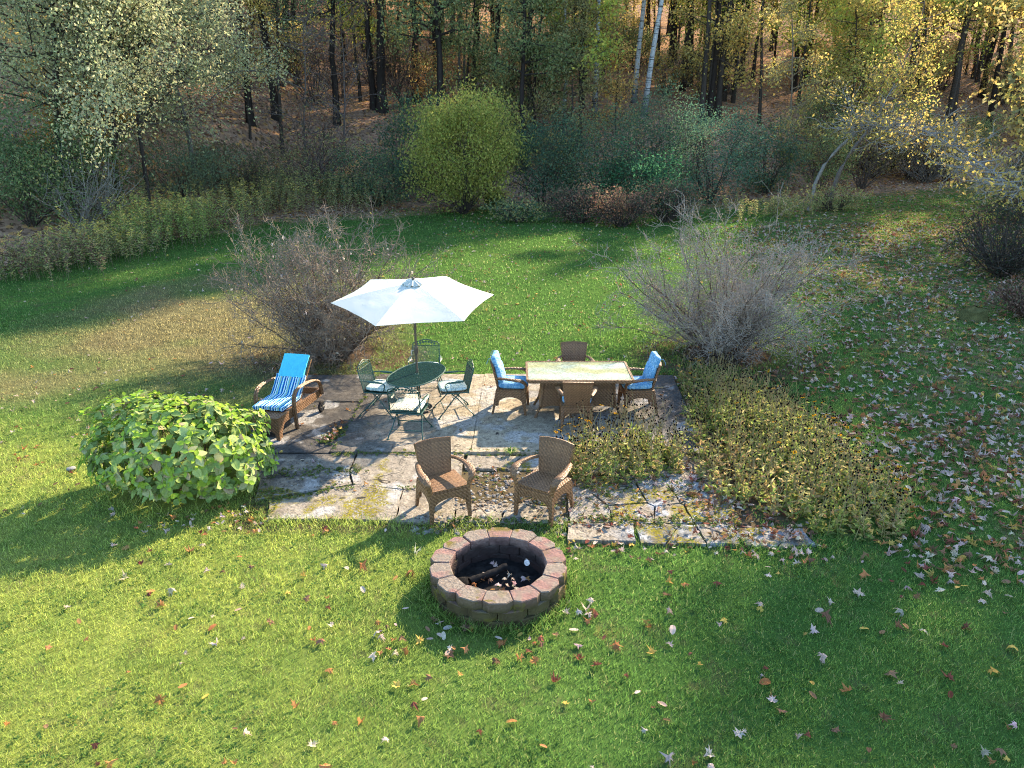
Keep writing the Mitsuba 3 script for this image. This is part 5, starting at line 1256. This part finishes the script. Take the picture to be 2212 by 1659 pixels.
parts.append(blades(tx, ty, rg.uniform(0.06, 0.15, n), rg.uniform(0.004, 0.007, n), rg.uniform(0.3, 1.2, n)))
gv = joined([(v, f) for v, f, _ in parts])
labels['grass'] = {'label': 'mown grass of the lawn with longer blades along the edges', 'category': 'grass', 'kind': 'stuff'}
put('grass', None, gv, 'grass_blade', False, uv=np.vstack([u for *_, u in parts]))
# clover and small weeds among the grass, weeds in the cracks of the patio
def rosettes(key, label, X, Y, Z, s, pal, kk=6, cat_='weeds'):
    n = len(X)
    c = np.repeat(np.stack([X, Y, Z], -1), kk, 0); a = rg.uniform(0, 2 * PI, n * kk)
    ax = np.stack([np.cos(a), np.sin(a), rg.uniform(0.1, 0.7, n * kk)], -1)
    ss = np.repeat(s, kk)
    lm, lc = leaves(rg, c + nrm(ax) * ss[:, None] * 0.6, ss, tone(rg, pal, n * kk), 0.62, 0.0, axis=nrm(ax) * 2)
    labels[key] = {'label': label, 'category': cat_, 'kind': 'stuff'}
    put(key, None, lm, 'leaf', False, color=lc)
x, y = scatter(9000, 3.4, 13.0, 1.1); pm = meshkit.fbm(np.stack([x * 0.9, y * 0.9, 0 * x + 5], -1), 3, 7) > 0.50; x, y = x[pm], y[pm]
rosettes('clover', 'clover and small broad leaved weeds among the grass', x, y, hz(x, y) + 0.02, rg.uniform(0.014, 0.030, len(x)), [(0.10, 0.19, 0.045), (0.13, 0.22, 0.06), (0.09, 0.17, 0.06)])
cx_, cy_ = [], []
for (x0, y0), (x1, y1), m, s in (((-2.6, 9.87), (2.8, 9.86), 260, 0.035), ((-2.62, 10.0), (-2.55, 13.4), 60, 0.02), ((-3.4, 9.2), (-2.1, 9.35), 120, 0.10), ((-3.0, 8.5), (-2.1, 8.93), 90, 0.05), ((0.8, 8.0), (2.7, 7.9), 200, 0.06), ((0.6, 8.5), (2.6, 9.1), 150, 0.25), ((-0.7, 7.95), (0.6, 7.85), 160, 0.06), ((-1.5, 8.8), (-0.7, 8.82), 40, 0.03), ((-2.85, 10.25), (-2.68, 10.75), 150, 0.06), ((-0.6, 9.3), (0.7, 8.5), 60, 0.3), ((-3.25, 8.0), (-3.1, 8.7), 160, 0.12)):
    t = rg.random(m); cx_.append(x0 + (x1 - x0) * t + rg.normal(0, s, m)); cy_.append(y0 + (y1 - y0) * t + rg.normal(0, s, m))
cx_, cy_ = np.concatenate(cx_), np.concatenate(cy_)
rosettes('crack_weeds', 'small green weeds growing in the joints and cracks of the patio', cx_, cy_, np.array([pz(a, b) for a, b in zip(cx_, cy_)]) + 0.012, rg.uniform(0.018, 0.04, len(cx_)), [(0.10, 0.16, 0.05), (0.14, 0.20, 0.07), (0.18, 0.18, 0.06)], 6)
tuft = thing('grass_tuft', 'tuft of strappy green leaves in the patio joint between the two bare wicker chairs', 'plant')
a = rg.uniform(0, 2 * PI, 34); lv = []
for q in a:
    d = np.array([math.cos(q), math.sin(q), 0]); L = rg.uniform(0.09, 0.16)
    line = np.array([-0.02, 9.86, 0.05]) + np.stack([d * 0.01, d * L * 0.45 + [0, 0, L * 0.55], d * L + [0, 0, L * 0.42]])
    s = np.cross(d, [0, 0, 1]) * 0.007
    lv.append((np.array([line[0] - s, line[0] + s, line[1] + s, line[1] - s, line[2]]), np.array([[0, 1, 2], [0, 2, 3], [3, 2, 4]])))
tm = joined(lv); put(tuft, None, tm, 'leaf', False, color=np.repeat(tone(rg, [(0.14, 0.24, 0.06), (0.20, 0.30, 0.09)], 34), 5, 0))

# ------------------------------------------------------------------ fallen leaves
MAPLE = np.array([(0, -0.50), (0.10, -0.16), (0.30, -0.28), (0.26, -0.12), (0.50, -0.02), (0.30, 0.04), (0.40, 0.28), (0.20, 0.18), (0.10, 0.30), (0.0, 0.52)])
MAPLE = np.vstack([MAPLE, (MAPLE * [-1, 1])[1:-1][::-1]])
def maple(r, size):
    p = MAPLE * size * r.uniform(0.85, 1.15, 2)
    k1, k2, k3 = r.normal(0, 1.3 / size), r.normal(0, 1.3 / size), r.normal(0, 0.5)
    p = p * (1 + r.normal(0, 0.12, (len(p), 1)))
    q = np.vstack([[0, 0], p]); z = k1 * q[:, 0] ** 2 + k2 * q[:, 1] ** 2 + k3 * np.abs(q[:, 0]) + r.normal(0, 0.05 * size, len(q))
    v = np.c_[q, z]; n = len(p)
    f = np.array([[0, 1 + i, 1 + (i + 1) % n] for i in range(n)])
    v = v @ rz(r.uniform(0, 2 * PI)).T @ rx(r.normal(0, 0.28)).T @ ry(r.normal(0, 0.28)).T
    v[:, 2] -= np.percentile(v[:, 2], 20)
    return v, f
def oval(r, size):
    w = size * r.uniform(0.4, 0.6)
    t = np.linspace(0, 2 * PI, 9)[:-1]
    p = np.stack([np.cos(t) * w / 2, np.sin(t) * size / 2], -1)
    q = np.vstack([[0, 0], p]); z = r.normal(0, 2) * q[:, 1] ** 2 + r.uniform(0, 0.5) * np.abs(q[:, 0])
    v = np.c_[q, z] @ rz(r.uniform(0, 2 * PI)).T @ rx(r.normal(0, 0.25)).T
    v[:, 2] -= v[:, 2].min()
    return v, np.array([[0, 1 + i, 1 + (i + 1) % 8] for i in range(8)])
HUES = {'pale pinkish tan': (0.50, 0.385, 0.32), 'dull brown': (0.20, 0.115, 0.07), 'rusty orange': (0.40, 0.185, 0.075), 'dark red': (0.20, 0.070, 0.050), 'golden yellow': (0.50, 0.34, 0.09)}
NAMES = list(HUES)
rl = np.random.default_rng(55)
def region(x, y):
    if np.hypot(x - PIT[0], y - PIT[1]) < 0.52: return 'inside the fire pit'
    if on_patio(x, y) or (-3.0 < x < 2.9 and 7.95 < y < 9.9): return 'on the patio'
    q = x * math.cos(SUN_AZ) - y * math.sin(SUN_AZ)
    if x < -1.2 - 0.0 * y or (x < -0.5 and y < 6): return 'on the grass left of the fire pit'
    if x < 1.0 and y < 8: return 'on the grass close about the fire pit'
    return 'on the grass right of the fire pit' if y < 7.3 else 'on the grass right of the flower bed'
L_ = []
def drop(n, fx, fy, s0, s1, probs, test=None, lift=0.025):
    got = 0
    while got < n:
        x, y = fx(), fy()
        if test is not None and not test(x, y): continue
        got += 1
        L_.append((x, y, rl.uniform(s0, s1), NAMES[rl.choice(5, p=probs)], lift))
U = rl.uniform
inview = lambda x, y: abs(x) < 0.70 * (y * 0.943 + 1.6) + 0.2
free = lambda x, y: inview(x, y) and not S2.contains(sg.Point(x, y)) and np.hypot(x - PIT[0], y - PIT[1]) > 0.76 and not on_patio(x, y) and math.hypot((x - HX) / 1.1, (y - HY) / 0.8) > 1
drop(105, lambda: U(-4.6, 0.2), lambda: U(3.5, 7.9), 0.055, 0.115, [0.36, 0.14, 0.32, 0.12, 0.06], free)
drop(165, lambda: U(0.2, 6.0), lambda: U(3.5, 7.6), 0.055, 0.125, [0.44, 0.16, 0.20, 0.11, 0.09], free)
drop(55, lambda: PIT[0] + rl.normal(0, 0.6), lambda: PIT[1] - 0.75 + rl.normal(0, 0.25), 0.06, 0.11, [0.4, 0.22, 0.2, 0.08, 0.10], free)
drop(120, lambda: U(0.5, 3.6), lambda: 7.42 + rl.normal(0, 0.18), 0.05, 0.10, [0.42, 0.28, 0.14, 0.12, 0.04], lambda x, y: inview(x, y) and np.hypot(x - PIT[0], y - PIT[1]) > 0.76, 0.03)
drop(70, lambda: U(4.6, 6.6), lambda: U(6.6, 8.6), 0.06, 0.11, [0.48, 0.2, 0.14, 0.08, 0.10], free)
drop(26, lambda: PIT[0] + rl.normal(0.06, 0.2), lambda: PIT[1] + rl.normal(0, 0.17), 0.05, 0.09, [0.55, 0.25, 0.16, 0.02, 0.02], lambda x, y: np.hypot(x - PIT[0], y - PIT[1]) < 0.42, 0.075)
drop(95, lambda: U(-3.9, 2.8), lambda: U(8.0, 13.3), 0.045, 0.085, [0.42, 0.22, 0.22, 0.08, 0.06], on_patio, 0.0)
drop(170, lambda: U(0.6, 3.0), lambda: U(7.8, 9.2), 0.045, 0.09, [0.36, 0.28, 0.2, 0.12, 0.04], on_patio, 0.0)
drop(40, lambda: -2.75 + rl.normal(0, 0.06), lambda: U(10.2, 11.0), 0.05, 0.08, [0.25, 0.3, 0.25, 0.18, 0.02], None, 0.06)
drop(60, lambda: U(-0.7, 0.7), lambda: U(8.3, 9.4), 0.04, 0.07, [0.5, 0.2, 0.2, 0.05, 0.05], None, 0.02)
drop(60, lambda: U(-4.5, -2.9), lambda: U(7.7, 8.4), 0.05, 0.085, [0.4, 0.15, 0.3, 0.1, 0.05], free)
dens = lambda x, y: np.clip((x - 0.9 * 0 - np.interp(y, [7, 9, 13, 16, 20, 26, 34], [3.2, 4.6, 3.6, 4.8, 5.0, 6.0, 9.0])) / 2.2, 0, 1)
drop(6800, lambda: U(2.5, 20), lambda: 8.2 + 22 * rl.random() ** 1.1, 0.075, 0.135, [0.42, 0.27, 0.16, 0.08, 0.07], lambda x, y: free(x, y) and rl.random() < dens(x, y))
drop(1500, lambda: U(-16, 9), lambda: U(13.4, 36), 0.06, 0.11, [0.5, 0.14, 0.2, 0.08, 0.08], lambda x, y: free(x, y) and y < np.interp(x, EX, EY) and rl.random() < (0.25 if x < -3 else 0.9))
drop(900, lambda: U(4.2, 9), lambda: U(6.8, 11.5), 0.07, 0.13, [0.42, 0.27, 0.16, 0.09, 0.06], free)
drop(160, lambda: U(-9, -3.0), lambda: U(8.0, 14), 0.05, 0.09, [0.36, 0.16, 0.3, 0.12, 0.06], free)
drop(2200, lambda: U(8, 26), lambda: U(24, 44), 0.09, 0.15, [0.46, 0.30, 0.12, 0.02, 0.10], lambda x, y: inview(x, y))
drop(9000, lambda: U(-36, 40), lambda: 33 + 34 * rl.random() ** 1.3, 0.11, 0.19, [0.24, 0.34, 0.30, 0.06, 0.06], lambda x, y: inview(x, y) and y > np.interp(x, EX, EY) + 0.5)
drop(420, lambda: U(2.3, 3.6), lambda: U(7.5, 9.6), 0.05, 0.10, [0.34, 0.34, 0.2, 0.1, 0.02], lambda x, y: inview(x, y), 0.02)
drop(160, lambda: U(2.6, 3.4), lambda: U(9.6, 13.6), 0.05, 0.09, [0.3, 0.36, 0.2, 0.1, 0.04], lambda x, y: not on_patio(x, y), 0.02)
L_.sort(key=lambda e: -e[2] / math.hypot(e[1], 4.6) - (10 if e[1] < 0 else 0))
bulkV = []; bulkC = []
LEAFNAME = {'pale pinkish tan': 'pale tan', 'dull brown': 'dull brown', 'rusty orange': 'rusty orange', 'dark red': 'dark red', 'golden yellow': 'golden yellow'}
for q, (x, y, s, hue, lift) in enumerate(L_):
    v, f = maple(rl, s) if rl.random() < 0.72 else oval(rl, s * 0.9)
    v = v + [x, y, pz(x, y) + lift + rl.uniform(0, 0.012) if y < 14 else float(hz(x, y)) + lift]
    c = np.array(HUES[hue]) * rl.uniform(0.65, 1.2) * (1 + rl.normal(0, 0.06, 3))
    c = np.clip(c, 0.01, 0.85)
    if q < 300:
        lab = f'{LEAFNAME[hue]} fallen leaf lying {region(x, y)}'
        kf = thing('fallen_leaf', lab, 'leaf', lab.replace('fallen leaf', 'fallen leaves'))
        put(kf, None, (v, f), 'litter_leaf', False, color=np.tile(c, (len(v), 1)))
    else:
        bulkV.append((v, f)); bulkC.append(np.tile(c, (len(v), 1)))
labels['leaf_litter'] = {'label': 'scattered fallen autumn leaves farther off and between the larger ones', 'category': 'leaves', 'kind': 'stuff'}
put('leaf_litter', None, joined(bulkV), 'litter_leaf', False, color=np.vstack(bulkC))

# ------------------------------------------------------------------ small things
bk = thing('concrete_block', 'grey paving block standing on end in the dark soil behind the left leafless shrub', 'block')
bx, by = G(762, 748)[:2]
m = box(0.10, 0.07, 0.24, (0, 0, 0.10)); m.apply_transform(trimesh.transformations.euler_matrix(0.25, -0.3, 0.5)); m.apply_translation([bx, by, float(hz(bx, by)) + 0.03])
put(bk, None, boxuv(m)[0], 'pit_block', uv=np.full((36, 2), 0.9))
st = thing('mossy_stump', 'low mossy tree stump among the leaves near the right edge', 'stump')
sx_, sy_ = G(2100, 690)[:2]
v, f = tubes(np.array([[sx_, sy_, hz(sx_, sy_) - 0.05], [sx_, sy_, hz(sx_, sy_) + 0.10], [sx_ + 0.02, sy_, hz(sx_, sy_) + 0.22], [sx_ + 0.02, sy_, hz(sx_, sy_) + 0.27], [sx_ + 0.02, sy_, hz(sx_, sy_) + 0.28]]), [0.36, 0.30, 0.27, 0.22, 0.01], 16)
v = v + (meshkit.noise(v * 6)[:, None] - 0.5) * 0.16
put(st, None, (v, f), 'bark', True, color=bark_cols(rl, len(v), (0.085, 0.085, 0.035), 0.4))
mb_ = thing('mossy_boulder', 'small round mossy boulder under the right side of the round yellow green bush', 'boulder')
bx, by = G(1070, 445)[:2]
ic = trimesh.creation.icosphere(subdivisions=3, radius=0.5); ic.vertices = ic.vertices * [1.0, 0.8, 0.8] * (0.9 + 0.3 * meshkit.noise(np.array(ic.vertices) * 4)[:, None]) + [bx, by, float(hz(bx, by)) + 0.3]
put(mb_, None, ic, 'bark', True, color=bark_cols(rl, len(ic.vertices), (0.10, 0.11, 0.03), 0.4))
fs = thing('flat_stone', 'pale round flat stone lying in the worn grass at the far left', 'stone')
fx, fy = G(156, 1059)[:2] if False else G(155, 1018)[:2]
put(fs, None, capped([(fx, fy, float(hz(fx, fy)) + 0.01), (fx, fy, float(hz(fx, fy)) + 0.035)], [0.065, 0.055], 16), 'bark', True, color=np.tile([0.22, 0.22, 0.22], (34, 1)))
